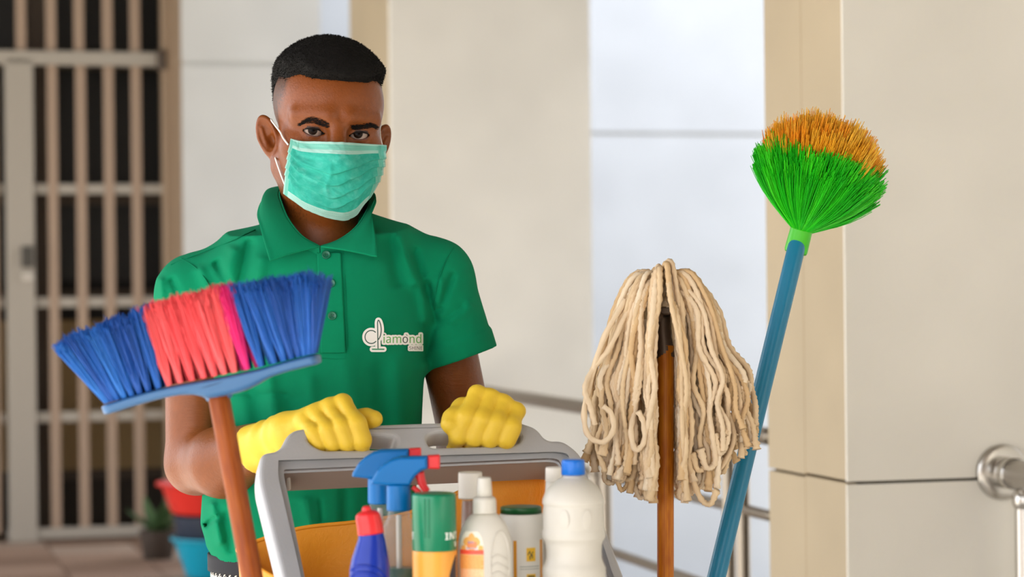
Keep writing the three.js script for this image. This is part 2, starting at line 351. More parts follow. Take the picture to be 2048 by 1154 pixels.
// wall beside the gate, gate recess, door behind
const GATEZ = toB(P(200, 577, 9.0)).z;
{
  const zw = GATEZ + 0.10, x0 = onZ(366, 400, zw).x, x1 = onZ(640, 30, zw).x, ys = onZ(450, 127, zw).y;
  const w = structure('wall_left', 'light grey panelled wall beside the gate', V(0, 0, 0), YAW);
  part('core', box(x0 + 0.004, x1 - 0.004, 0, 3.05, zw - 0.6, zw - 0.015), mGreyWall, w);
  for (const [y0, y1] of [[0, ys - 0.008], [ys + 0.008, 3.05]]) part('facade_panel', box(x0, x1, y0, y1, zw - 0.015, zw), mGreyWall, w);
  const mReveal = mat(rgb(150, 128, 104), { roughness: 0.7 });
  part('reveal', box(x0 - 0.03, x0 + 0.004, 0, 3.05, zw - 0.6, zw - 0.02), mReveal, w);
  const xL = onZ(-140, 577, GATEZ).x;
  part('side_pier', box(xL - 0.8, xL, 0, 3.05, zw - 0.6, zw), mGreyWall, w);
  // landing in front of the gate
  const yl = onZ(180, 1078, GATEZ).y, lz = toB(P(200, 1154, 7.3)).z;
  const l = structure('floor_landing', 'brown tiled landing in front of the gate', V(0, 0, 0), YAW);
  const t1 = mat(rgb(150, 122, 102), { roughness: 0.7, map: rep(texPatch, 1, 1) }), t2 = mat(rgb(128, 100, 80), { roughness: 0.7, map: rep(texPatch, 1, 1) }), t3 = mat(rgb(164, 142, 124), { roughness: 0.7, map: rep(texPatch, 1, 1) });
  part('landing_base', box(xL - 0.8, x1, 0, yl - 0.012, GATEZ - 0.7, lz), mat(rgb(110, 92, 76), { roughness: 0.9 }), l);
  reseed(5); const s = 0.3;
  for (let z = lz - s; z > GATEZ - 0.12; z -= s) for (let x = xL - 0.2; x < x1 - s; x += s) {
    const k = rnd(); part('floor_tile', box(x + 0.003, x + s - 0.003, yl - 0.012, yl, z + 0.003, z + s - 0.003), k < 0.4 ? t1 : k < 0.7 ? t2 : t3, l);
  }
  for (let i = 1; i <= 2; i++) part('step', box(xL - 0.8, x1, 0, yl - i * yl / 3, lz, lz + 0.3 * i), mat(rgb(150, 122, 102), { roughness: 0.8 }), l);

  // door behind the grille
  const zd = GATEZ - 0.35, d = structure('door_1', 'dark glazed brown door behind the gate', V(0, 0, 0), YAW);
  const mDoor = mat(rgb(150, 122, 78), { roughness: 0.6 }), mRail = mat(rgb(70, 56, 42), { roughness: 0.6 }), mGlass = mat(rgb(14, 13, 11), { roughness: 0.35 });
  const Y = (py) => onZ(200, py, zd).y, X = (px) => onZ(px, 577, zd).x;
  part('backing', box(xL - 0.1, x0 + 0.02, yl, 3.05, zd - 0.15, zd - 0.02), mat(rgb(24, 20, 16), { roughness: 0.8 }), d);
  for (const [a, b] of [[-20, 60], [95, 335]]) {
    for (const [t, u, m] of [[-160, 118, mGlass], [140, 388, mGlass], [410, 560, mGlass], [640, 940, mDoor], [955, 1060, mat(rgb(46, 36, 24), { roughness: 0.7 })]])
      part(m === mGlass ? 'pane' : 'door_panel', box(X(a), X(b), Y(u), Y(t), zd - 0.02, zd), m, d);
    for (const py of [129, 400, 590, 948]) part('door_rail', box(X(a), X(b), Y(py + 10), Y(py - 10), zd - 0.02, zd + 0.012), mRail, d);
  }
  for (const px of [78, 340, -40]) part('door_stile', box(X(px - 17), X(px + 17), yl, 3.05, zd - 0.02, zd + 0.03), mRail, d);

  // the gate itself
  const g = thing('security_gate', 'cream painted steel bar gate with lock in the doorway', 'gate', V(0, 0, 0), YAW);
  const mBar = mat(rgb(156, 133, 112), { roughness: 0.5 }), mFrame = mat(rgb(158, 150, 137), { roughness: 0.5 });
  const gx = (px) => onZ(px, 577, GATEZ).x, gy = (py) => onZ(190, py, GATEZ).y;
  const yTop = gy(118), yBot = gy(1062);
  for (const px of [-50, 47, 107, 163, 220, 275]) { const x = gx(px); part('bar', box(x - 0.0185, x + 0.0185, yTop, 3.05, GATEZ - 0.011, GATEZ + 0.011, 0.004), mBar, g); }
  for (const px of [-70, -12, 108, 165, 221, 276]) { const x = gx(px); part('bar', box(x - 0.0185, x + 0.0185, yBot, yTop, GATEZ - 0.011, GATEZ + 0.011, 0.004), mBar, g); }
  part('top_rail', box(xL, gx(322), yTop - 0.026, yTop + 0.026, GATEZ - 0.03, GATEZ + 0.03, 0.005), mFrame, g);
  for (const py of [378, 604, 832]) part('cross_rail', box(gx(66), gx(328), gy(py) - 0.019, gy(py) + 0.019, GATEZ - 0.017, GATEZ + 0.005, 0.004), mFrame, g);
  for (const py of [378, 604, 832]) part('cross_rail', box(xL, gx(8), gy(py) - 0.019, gy(py) + 0.019, GATEZ - 0.017, GATEZ + 0.005, 0.004), mFrame, g);
  part('bottom_rail', box(gx(10), gx(330), yl + 0.006, yBot + 0.018, GATEZ - 0.02, GATEZ + 0.02, 0.005), mFrame, g);
  part('lock_stile', box(gx(13), gx(70), yl, yTop, GATEZ - 0.03, GATEZ + 0.03, 0.006), mFrame, g);
  part('hinge_post', box(gx(326), gx(346), yl, 3.05, GATEZ - 0.03, GATEZ + 0.05, 0.006), mat(rgb(150, 128, 104), { roughness: 0.6 }), g);
  part('hinge', sweep([V(gx(326), gy(140), GATEZ + 0.04), V(gx(326), gy(100), GATEZ + 0.04)], 0.02, 12), mRail, g);
  part('lock_box', box(gx(42), gx(66), gy(534), gy(492), GATEZ + 0.02, GATEZ + 0.05, 0.004), mat(rgb(66, 62, 54), { roughness: 0.5 }), g);
  part('bolt_keeper', box(gx(44), gx(66), gy(560), gy(546), GATEZ + 0.02, GATEZ + 0.045, 0.003), mat(rgb(190, 182, 170), { roughness: 0.4 }), g);

  // buckets and greenery on the landing, left of the man
  const dB = 7.75, bc = P(428, 1120, dB), sc = F / dB, base = V(bc.x, yl, bc.z);
  const lathe = (pts, seg = 40) => new THREE.LatheGeometry(pts.map(([r, y]) => new THREE.Vector2(r, y)), seg);
  const yb = P(428, 1072, dB).y - yl, yn = P(428, 1026, dB).y - yl, yr = P(428, 962, dB).y - yl;
  const bk = thing('plastic_bucket', 'turquoise plastic bucket at the bottom of the stack by the gate', 'bucket', base);
  part('body', lathe([[0, 0.0], [0.085, 0.0], [0.09, 0.01], [0.132, yb], [0.138, yb], [0.138, yb - 0.01], [0.128, yb - 0.008], [0.086, 0.012], [0, 0.012]]), mat(rgb(0, 146, 172), { roughness: 0.4 }), bk);
  const b2 = thing('plastic_bucket', 'dark navy bucket nested in the turquoise bucket', 'bucket', base.clone().add(V(0, 0.02, 0)));
  part('body', lathe([[0, 0], [0.07, 0], [0.118, yb - 0.03], [0.129, yn - 0.02], [0.129, yn - 0.025], [0.122, yn - 0.03], [0.066, 0.01], [0, 0.01]]), mat(rgb(22, 34, 52), { roughness: 0.5 }), b2);
  const b3 = thing('plastic_basin', 'red plastic basin on top of the bucket stack', 'basin', base.clone().add(V(0, yn, 0)));
  const hb = yr - yn;
  part('body', lathe([[0, 0], [0.12, 0], [0.135, 0.008], [0.17, hb], [0.182, hb], [0.182, hb - 0.01], [0.168, hb - 0.008], [0.13, 0.012], [0, 0.012]]), mat(rgb(206, 44, 34), { roughness: 0.4 }), b3);
  const pl = thing('leafy_plant', 'dark green leafy plant low beside the red basin', 'plant', V(P(316, 1090, 8.3).x, yl, P(316, 1090, 8.3).z));
  reseed(31); const mLeaf = mat(rgb(58, 84, 44), { roughness: 0.6 });
  part('pot', lathe([[0, 0], [0.05, 0], [0.065, 0.1], [0.06, 0.1], [0.05, 0.02], [0, 0.02]], 24), mat(rgb(60, 48, 38), { roughness: 0.8 }), pl);
  for (let i = 0; i < 16; i++) {
    const a = rnd() * 6.28, L = rr(0.09, 0.16), e = rr(0.4, 1.2), tip = V(Math.cos(a) * Math.cos(e) * L, 0.1 + Math.sin(e) * L, Math.sin(a) * Math.cos(e) * L), c0 = V(Math.cos(a) * 0.01, 0.08, Math.sin(a) * 0.01), side = V(-Math.sin(a), 0, Math.cos(a));
    part('leaf', shell(4, 8, (u, v) => c0.clone().lerp(tip, v).addScaledVector(side, (u - 0.5) * 0.045 * Math.sin(Math.PI * Math.pow(v, 0.8))).add(V(0, Math.abs(u - 0.5) * 0.012 - v * v * 0.02, 0)), 0.0008), mLeaf, pl);
  }
}
// balustrade between the column and the right pillar
{
  const x = toB(P(1530, 577, 4.78)).x, z1 = toB(P(1530, 577, 4.78)).z + 0.02, z0 = COLZ + 0.0;
  const g = thing('steel_balustrade', 'steel tube balustrade running from the column to the right pillar', 'railing', V(0, 0, 0), YAW);
  const ys = [1.102, 0.945, 0.765, 0.585, 0.405, 0.225], m = mat(rgb(150, 140, 126), { metalness: 1, roughness: 0.38 });
  ys.forEach((y, i) => part(i ? 'rail' : 'top_rail', sweep([V(x, y, z0), V(x, y, (z0 + z1) / 2), V(x, y, z1)], i ? 0.0115 : 0.018, 16), m, g));
  for (const px of [1187, 1453]) {
    const z = onX(px, 577, x).z;
    for (const dz of [0, 0.085]) part('post', sweep([V(x, 0.0, z + dz), V(x, 1.09, z + dz)], 0.014, 16), m, g);
    part('base_plate', box(x - 0.05, x + 0.05, 0, 0.008, z - 0.03, z + 0.115, 0.003), m, g);
  }
  part('end_flange', new THREE.CylinderGeometry(0.04, 0.04, 0.012, 28).rotateX(Math.PI / 2).translate(x, ys[0], z0 + 0.006), m, g);
}

// ---------------------------------------------------------------- the cleaning cart
const PSI = 20 * Math.PI / 180, TILT = 40 * Math.PI / 180;
const frameO = P(840, 905, 2.95);
const cartR = V(Math.cos(PSI), 0, -Math.sin(PSI)), cartF = V(Math.sin(PSI), 0, Math.cos(PSI));
const frameU = V(0, Math.cos(TILT), 0).addScaledVector(cartF, -Math.sin(TILT)), frameN = V(0, Math.sin(TILT), 0).addScaledVector(cartF, Math.cos(TILT));
const cam0 = V(0, CAMY, 0);
function onFrame(px, py, lift = 0) {
  const r = P(px, py, 1).sub(cam0), o = frameO.clone().addScaledVector(frameN, lift), t = o.clone().sub(cam0).dot(frameN) / r.dot(frameN);
  return cam0.clone().addScaledVector(r, t);
}
const frameD = (px, py) => -onFrame(px, py).z;
const frame2 = (px, py) => { const q = onFrame(px, py).sub(frameO); return new THREE.Vector2(q.dot(cartR), q.dot(frameU)); };
const cartBase = V(frameO.x, 0, frameO.z);
const cart = thing('cleaning_cart', 'grey plastic janitorial cart with grip handles pushed by the man', 'cart', cartBase, PSI);
const mGrey = mat(rgb(184, 184, 186), { roughness: 0.42, bumpMap: rep(texFine, 12, 12), bumpScale: 0.0002, map: rep(texPatch, 3, 3) });
const frameM = new THREE.Matrix4().makeBasis(cartR, frameU, frameN).setPosition(frameO);
function roundedPoly(pts, r) { // pts: Vector2 list, corner radius per point
  const n = pts.length, out = [];
  for (let i = 0; i < n; i++) {
    const p = pts[i], a = pts[(i + n - 1) % n].clone().sub(p), b = pts[(i + 1) % n].clone().sub(p), ri = Array.isArray(r) ? r[i] : r;
    const k = Math.min(ri, a.length() * 0.48, b.length() * 0.48); a.setLength(k); b.setLength(k);
    const s = p.clone().add(a), e = p.clone().add(b), m = ri > 0.004 ? 8 : 3;
    for (let j = 0; j <= m; j++) { const t = j / m; out.push(new THREE.Vector2((1 - t) * (1 - t) * s.x + 2 * t * (1 - t) * p.x + t * t * e.x, (1 - t) * (1 - t) * s.y + 2 * t * (1 - t) * p.y + t * t * e.y)); }
  }
  return out;
}
const px2 = (list) => list.map(([x, y]) => frame2(x, y));
const plate = (outer, holes, depth, front, bevel) => {
  const s = new THREE.Shape(outer); holes.forEach((h) => s.holes.push(new THREE.Path(h)));
  const g = new THREE.ExtrudeGeometry(s, { depth: depth - 2 * bevel, bevelEnabled: bevel > 0, bevelThickness: bevel, bevelSize: bevel, bevelOffset: -bevel, bevelSegments: 4, curveSegments: 8 });
  return g.translate(0, 0, front - depth + bevel).applyMatrix4(frameM);
};
{
  const outer = roundedPoly(px2([[580, 1236], [560, 1154], [513, 962], [520, 912], [556, 908], [572, 876], [590, 864], [745, 855], [895, 850], [1030, 848], [1072, 862], [1090, 888], [1122, 886], [1160, 914], [1211, 1070], [1243, 1154], [1272, 1230]]),
    [0.02, 0.05, 0.06, 0.03, 0.012, 0.02, 0.03, 0.05, 0.05, 0.04, 0.03, 0.012, 0.03, 0.03, 0.05, 0.05, 0.02]);
  const step = roundedPoly(px2([[597, 1210], [588, 1154], [543, 958], [545, 921], [563, 920], [1110, 903], [1138, 908], [1212, 1096], [1230, 1154], [1252, 1206]]), [0.012, 0.05, 0.05, 0.012, 0.02, 0.02, 0.03, 0.05, 0.05, 0.012]);
  const open = roundedPoly(px2([[612, 1190], [606, 1154], [565, 952], [564, 936], [1100, 913], [1120, 916], [1204, 1100], [1220, 1154], [1236, 1186]]), [0.012, 0.05, 0.02, 0.006, 0.02, 0.012, 0.05, 0.05, 0.012]);
  const h1 = roundedPoly(px2([[612, 884], [622, 896], [644, 907], [790, 903], [790, 880], [745, 876], [640, 874]]), 0.012);
  const h2 = roundedPoly(px2([[850, 880], [856, 901], [1010, 897], [1035, 892], [1040, 876], [1010, 871], [870, 871]]), 0.012);
  part('handle_frame', local(plate(outer, [step, h1, h2], 0.034, 0.008, 0.006), cart), mGrey, cart);
  part('inner_rim', local(plate(step.map((p) => p.clone().multiplyScalar(1.0)), [open], 0.008, -0.0005, 0.002), cart), mGrey, cart);
  // deep collar behind the opening
  const big = open.map((p) => { const c = new THREE.Vector2(); open.forEach((q) => c.add(q)); c.divideScalar(open.length); return p.clone().sub(c).multiplyScalar(1.018).add(c); });
  part('collar', local(plate(big, [open], 0.045, -0.003, 0), cart), mat(rgb(150, 138, 128), { roughness: 0.5 }), cart);
  const clip = onFrame(577, 962, -0.028);
  part('bag_hook', local(new RoundedBoxGeometry(0.005, 0.022, 0.012, 2, 0.0015).translate(clip.x, clip.y, clip.z), cart), mat(rgb(196, 188, 178), { roughness: 0.5 }), cart);
  // upright, bottle tray, base and castors below the picture
  part('upright', box(-0.19, 0.13, 0.16, 1.0, 0.115, 0.145, 0.008), mGrey, cart);
  part('bottle_tray', merge([box(-0.2, 0.15, 0.915, 0.93, 0.145, 0.42, 0.004), box(-0.2, -0.19, 0.925, 0.965, 0.145, 0.42, 0.003), box(0.14, 0.15, 0.925, 0.965, 0.145, 0.42, 0.003), box(-0.2, 0.15, 0.925, 0.965, 0.41, 0.42, 0.003)]), mGrey, cart);
  part('base_deck', box(-0.30, 0.46, 0.12, 0.16, -0.10, 0.48, 0.012), mGrey, cart);
  for (const [x, z] of [[-0.24, -0.04], [0.40, -0.04], [-0.24, 0.42], [0.40, 0.42]]) {
    const w = part('castor', new THREE.CylinderGeometry(0.05, 0.05, 0.03, 28).rotateZ(Math.PI / 2).translate(x, 0.05, z), mat(rgb(40, 40, 42), { roughness: 0.6 }), cart);
    part('fork', merge([box(x - 0.022, x - 0.017, 0.04, 0.12, z - 0.015, z + 0.015), box(x + 0.017, x + 0.022, 0.04, 0.12, z - 0.015, z + 0.015)]), mSteelDull, w);
  }
}
// orange bag hung behind the frame
{
  const bag = thing('collection_bag', 'orange vinyl collection bag hanging behind the cart frame', 'bag', cartBase, PSI);
  // rim, clockwise from the far left corner along the back to the far right, then along the front
  const rim = [[478, 1096, 2.985], [512, 1083, 3.0], [600, 1057, 3.01], [712, 1044, 3.02], [800, 1030, 3.03], [880, 1002, 3.035], [930, 978, 3.04], [985, 951, 3.045], [1060, 932, 3.05], [1093, 928, 3.05], [1100, 950, 3.02], [1098, 1010, 2.965], [1092, 1090, 2.925], [1000, 1160, 2.895], [800, 1190, 2.865], [640, 1190, 2.85], [540, 1150, 2.86], [490, 1112, 2.93]].map(([x, y, d]) => P(x, y, d));
  const c = new THREE.CatmullRomCurve3(rim, true, 'centripetal'), mid = V(); rim.forEach((p) => mid.add(p)); mid.divideScalar(rim.length);
  const g = shell(120, 34, (u, v) => {
    const p = c.getPoint(u % 1), y = lerp(p.y, 0.52, v), k = 1 + 0.0 * v - 0.25 * Math.pow(v, 3);
    const a = u * Math.PI * 2, fold = (0.004 * Math.sin(a * 9 + v * 5) + 0.003 * Math.sin(a * 17 - v * 9) + 0.006 * fbm(p.x * 14, y * 16, p.z * 14)) * Math.min(1, v * 8);
    const crease = -0.006 * Math.exp(-Math.pow((v - 0.1 - 0.03 * Math.sin(a * 2)) / 0.016, 2));
    const q = V(mid.x + (p.x - mid.x) * k, y, mid.z + (p.z - mid.z) * k), o = V(p.x - mid.x, 0, p.z - mid.z).normalize();
    return q.addScaledVector(o, fold + crease);
  }, 0.0016, (u, v) => [u * 1.6, v * 0.6]);
  const mBag = mat(rgb(240, 158, 30), { roughness: 0.45, transmission: 0.12, thickness: 0, bumpMap: rep(texFine, 3, 3), bumpScale: 0.0008 });
  part('sack', local(g, bag), mBag, bag);
  part('hem', local(sweep(c.getPoints(160), 0.0028, 8, { caps: false }), bag), mat(rgb(226, 146, 28), { roughness: 0.5 }), bag);
  part('bottom', local(shell(60, 4, (u, v) => { const p = c.getPoint(u % 1), k = 0.75 * (1 - v * 0.999); return V(mid.x + (p.x - mid.x) * k, 0.52 + v * 0.001, mid.z + (p.z - mid.z) * k); }, 0.002), bag), mBag, bag);
}

// ---------------------------------------------------------------- bottles on the tray
const trayY = 0.9305, bd = (px) => 2.63 + (px - 900) * 0.000204;
function latheAt(px, d, rows, seg = 48, sx = 1) { // rows: [half width px, py] from the top down, or [hw, 'y', metres]
  const s = F / d, pts = rows.map(([hw, py, m]) => new THREE.Vector2(Math.max(hw / s, 0), m !== undefined ? m : P(px, py, d).y - trayY)).reverse();
  return new THREE.LatheGeometry(pts, seg);
}
const standAt = (px, d) => { const p = P(px, 1100, d); return V(p.x, trayY, p.z); };
const mWhiteP = mat(rgb(206, 201, 190), { roughness: 0.4 });
const mBluePl = mat(rgb(0, 104, 172), { roughness: 0.35, specularIntensity: 0.6 });
const mRedPl = mat(rgb(218, 36, 40), { roughness: 0.35 });
const mClear = mat(rgb(238, 240, 240), { roughness: 0.08, transmission: 0.92, thickness: 0, ior: 1.2 });

// two trigger sprays
function spray(px, d, dx, dy, label, extra) {
  const g = thing('spray_bottle', label, 'bottle', standAt(px, d), 0, 'blue trigger sprays on the cart');
  const s = F / d, cx = 798.5, q = (x, y) => new THREE.Vector2((x - cx) / s, P(px, y + dy, d).y - trayY);
  const o = [[744, 966], [745, 958], [757, 939], [770, 927], [786, 917], [803, 912.5], [858, 912], [858, 937], [846, 941], [834, 951], [826, 963], [823, 970], [775, 970]].map(([x, y]) => q(x, y));
  const sh = new THREE.Shape(o);
  const hd = new THREE.ExtrudeGeometry(sh, { depth: 0.012, bevelEnabled: true, bevelThickness: 0.007, bevelSize: 0.0035, bevelOffset: -0.0035, bevelSegments: 5 }).translate(0, 0, -0.006);
  part('trigger_head', hd, mBluePl, g);
  part('collar', latheAt(px, d, [[0, 968 + dy], [22, 968 + dy], [24, 972 + dy], [24.5, 1018 + dy], [23.5, 1021 + dy], [0, 1021 + dy]], 40), mBluePl, g);
  const nz = [[857.5, 911], [880, 910], [882, 912], [882, 936], [880, 938.5], [857.5, 937.5]].map(([x, y]) => q(x, y));
  part('nozzle', new THREE.ExtrudeGeometry(new THREE.Shape(nz), { depth: 0.011, bevelEnabled: true, bevelThickness: 0.003, bevelSize: 0.002, bevelOffset: -0.002, bevelSegments: 3 }).translate(0, 0, -0.0055), mRedPl, g, 'red spray nozzle');
  const tr = curve([[840, 945], [843, 958], [848, 972], [856, 984]].map(([x, y]) => { const w = q(x, y); return V(w.x, w.y, 0); }), 14);
  part('trigger', sweep(tr, [...Array(15)].map((_, i) => 0.0055 - i * 0.00012), 12, { flat: 0.8 }), mRedPl, g, 'red trigger lever');
  const tr2 = curve([[826, 974], [834, 980], [842, 987]].map(([x, y]) => { const w = q(x, y); return V(w.x, w.y, 0); }), 8);
  part('trigger_link', sweep(tr2, 0.003, 8), mRedPl, g);
  part('bottle_body', latheAt(px, d, [[21, 1020 + dy], [21.5, 1026 + dy], [23.5, 1028 + dy], [23.5, 1031 + dy], [21.5, 1033 + dy], [27, 1041 + dy], [34, 1054 + dy], [37, 1070 + dy], [37, 1180], [38, 1380], [36, 0, 0.003], [33, 0, 0.0005], [0, 0, 0.0005]]), mClear, g);
  part('liquid', latheAt(px, d, [[0, 1136 + extra], [35, 1136 + extra], [35, 1180], [36, 1380], [33, 0, 0.003], [0, 0, 0.003]]), mat(rgb(30, 128, 112), { roughness: 0.15, transmission: 0.5, thickness: 0 }), g, 'teal cleaning liquid');
  part('dip_tube', sweep([V(0, 0.01, 0), V(0, P(px, 1030 + dy, d).y - trayY, 0)], 0.003, 10), mat(rgb(214, 206, 196), { roughness: 0.5 }), g);
  return g;
}
spray(798.5, bd(798) + 0.05, 0, 0, 'front blue trigger spray with red nozzle and clear bottle', 0);
spray(761, bd(761) + 0.112, 0, -14, 'rear blue trigger spray mostly hidden behind the other spray', 4);

// blue bottle with a red cap
{
  const d = bd(740) - 0.005, s = F / d, pos = standAt(740, d), g = thing('toilet_cleaner_bottle', 'dark blue angled-neck bottle with red cap in front of the sprays', 'bottle', pos);
  const q = (x, y) => P(x, y, d).sub(pos), yb = pix(V(pos.x, trayY, pos.z))[1];
  const path = curve([[740, yb], [740, yb - 60], [740, 1230], [739, 1154], [742, 1105], [743, 1080], [741, 1064]].map(([x, y]) => q(x, y)), 40);
  const hw = (y) => { const k = [[1060, 23.5], [1066, 24.5], [1080, 27.5], [1096, 31.5], [1119, 37.5], [1140, 40], [1180, 40.5], [1260, 40], [1500, 40]]; for (let i = 1; i < k.length; i++) if (y < k[i][0]) return lerp(k[i - 1][1], k[i][1], clamp((y - k[i - 1][0]) / (k[i][0] - k[i - 1][0]), 0, 1)); return 40; };
  part('bottle_body', sweep(path, (i) => hw(pix(path[i].clone().add(pos))[1]) / s, 36, { flat: 0.8, up: V(1, 0, 0) }), mat(rgb(10, 44, 150), { roughness: 0.28, specularIntensity: 0.7 }), g);
  for (let k = 0; k < 3; k++) {
    const arc = [...Array(17)].map((_, i) => { const a = lerp(-1.2, 1.0, i / 16), y = 1128 + k * 13 + 14 * (a + 0.3) * (a + 0.3), r = hw(y) / s; const c = q(739.5, y); return V(c.x + Math.sin(a) * r * 1.0, c.y, c.z + Math.cos(a) * r * 0.8); });
    part('grip_ridge', sweep(arc, 0.0016, 8), mat(rgb(10, 44, 150), { roughness: 0.28, specularIntensity: 0.7 }), g);
  }
  const cp = curve([[742, 1068], [740, 1052], [736, 1034], [734, 1022]].map(([x, y]) => q(x, y)), 14);
  part('cap', sweep(cp, (i, a) => [26, 26.2, 26.2, 26, 26, 25.8, 25.6, 25.5, 25.2, 25, 24.5, 24, 22.5, 19, 15][i] / s * (1 + 0.012 * Math.cos(a * 12)), 48, { flat: 0.85, up: V(1, 0, 0) }), mRedPl, g, 'red screw cap');
  part('cap_tip', sweep([q(734, 1026), q(733.3, 1016), q(733, 1012)], [11 / s, 9 / s, 6 / s], 20, { flat: 0.85 }), mRedPl, g);
}
// aerosol can
{
  const px = 869, d = bd(869), g = thing('aerosol_can', 'aerosol can with tall green cap and orange body', 'can', standAt(px, d));
  part('can_body', latheAt(px, d, [[0, 1098], [42, 1098], [44.3, 1101], [44.5, 1110], [44.5, 1390], [42, 0, 0.002], [0, 0, 0.002]], 64), mat(rgb(238, 162, 58), { roughness: 0.35 }), g);
  const tex = canvasTexture(1024, 512, (c, w, h) => {
    c.fillStyle = 'rgb(0,122,84)'; c.fillRect(0, 0, w, h); c.fillStyle = '#f4f6f2'; c.font = 'bold 88px sans-serif'; c.textBaseline = 'alphabetic';
    c.fillText('INTE', 596, 410); c.font = 'bold 64px sans-serif'; c.fillText('VA', 690, 480);
    c.font = 'bold 88px sans-serif'; c.textAlign = 'right'; c.fillText('ME', 330, 410); c.font = 'bold 64px sans-serif'; c.fillText('S', 285, 480);
  });
  const cap = latheAt(px, d, [[0, 985.5], [38, 985.5], [42.5, 987], [43.8, 991], [44, 1000], [44.4, 1099], [0, 1099]], 96);
  { const u = cap.attributes.uv, p = cap.attributes.position; const y0 = P(px, 1099, d).y - trayY, y1 = P(px, 985, d).y - trayY;
    for (let i = 0; i < u.count; i++) { u.setXY(i, 0.5 + Math.atan2(p.getX(i), p.getZ(i)) / Math.PI * 0.5 * 0.98, (p.getY(i) - y0) / (y1 - y0)); } }
  part('cap', cap, mat(lin(1, 1, 1), { map: tex, roughness: 0.3 }), g, 'green cap with white lettering');
  // raised rib on the front of the cap
  const r = 44.3 / (F / d), y1 = P(px, 994, d).y - trayY, y0 = P(px, 1072, d).y - trayY;
  for (const a of [-0.42, -0.22]) part('rib', sweep([V(Math.sin(a) * r, y1, Math.cos(a) * r), V(Math.sin(a) * r, y0, Math.cos(a) * r)], 0.0011, 8), mat(rgb(0, 122, 84), { roughness: 0.25 }), g);
  part('printed_patch', shell(10, 8, (u, v) => { const a = lerp(0.75, 1.35, u), y = P(px, lerp(1175, 1108 + 40 * (1 - u) * (1 - u), v), d).y - trayY, R = 44.8 / (F / d); return V(Math.sin(a) * R, y, Math.cos(a) * R); }, 0.0002), mat(rgb(22, 24, 46), { roughness: 0.4 }), g, 'dark navy print');
}
// clear bottle with white cap, behind
{
  const px = 942, d = bd(942) + 0.095, g = thing('clear_bottle', 'slim clear bottle with white cap behind the pump bottle', 'bottle', standAt(px, d));
  part('bottle_body', latheAt(px, d, [[17, 990], [17, 1000], [18, 1010], [20, 1060], [26, 1090], [30, 1120], [30, 1380], [27, 0, 0.001], [0, 0, 0.001]]), mClear, g);
  part('liquid', latheAt(px, d, [[0, 1003], [16, 1003], [18.5, 1060], [24.5, 1090], [28.5, 1120], [28.5, 1375], [0, 0, 0.002]]), mat(rgb(196, 150, 120), { roughness: 0.2, transmission: 0.55, thickness: 0 }), g, 'pale brown liquid');
  part('cap', latheAt(px, d, [[0, 944], [23, 944], [24, 947], [24.3, 994], [23.5, 997], [0, 997]], 48), mat(rgb(226, 220, 208), { roughness: 0.45 }), g, 'white cap');
}
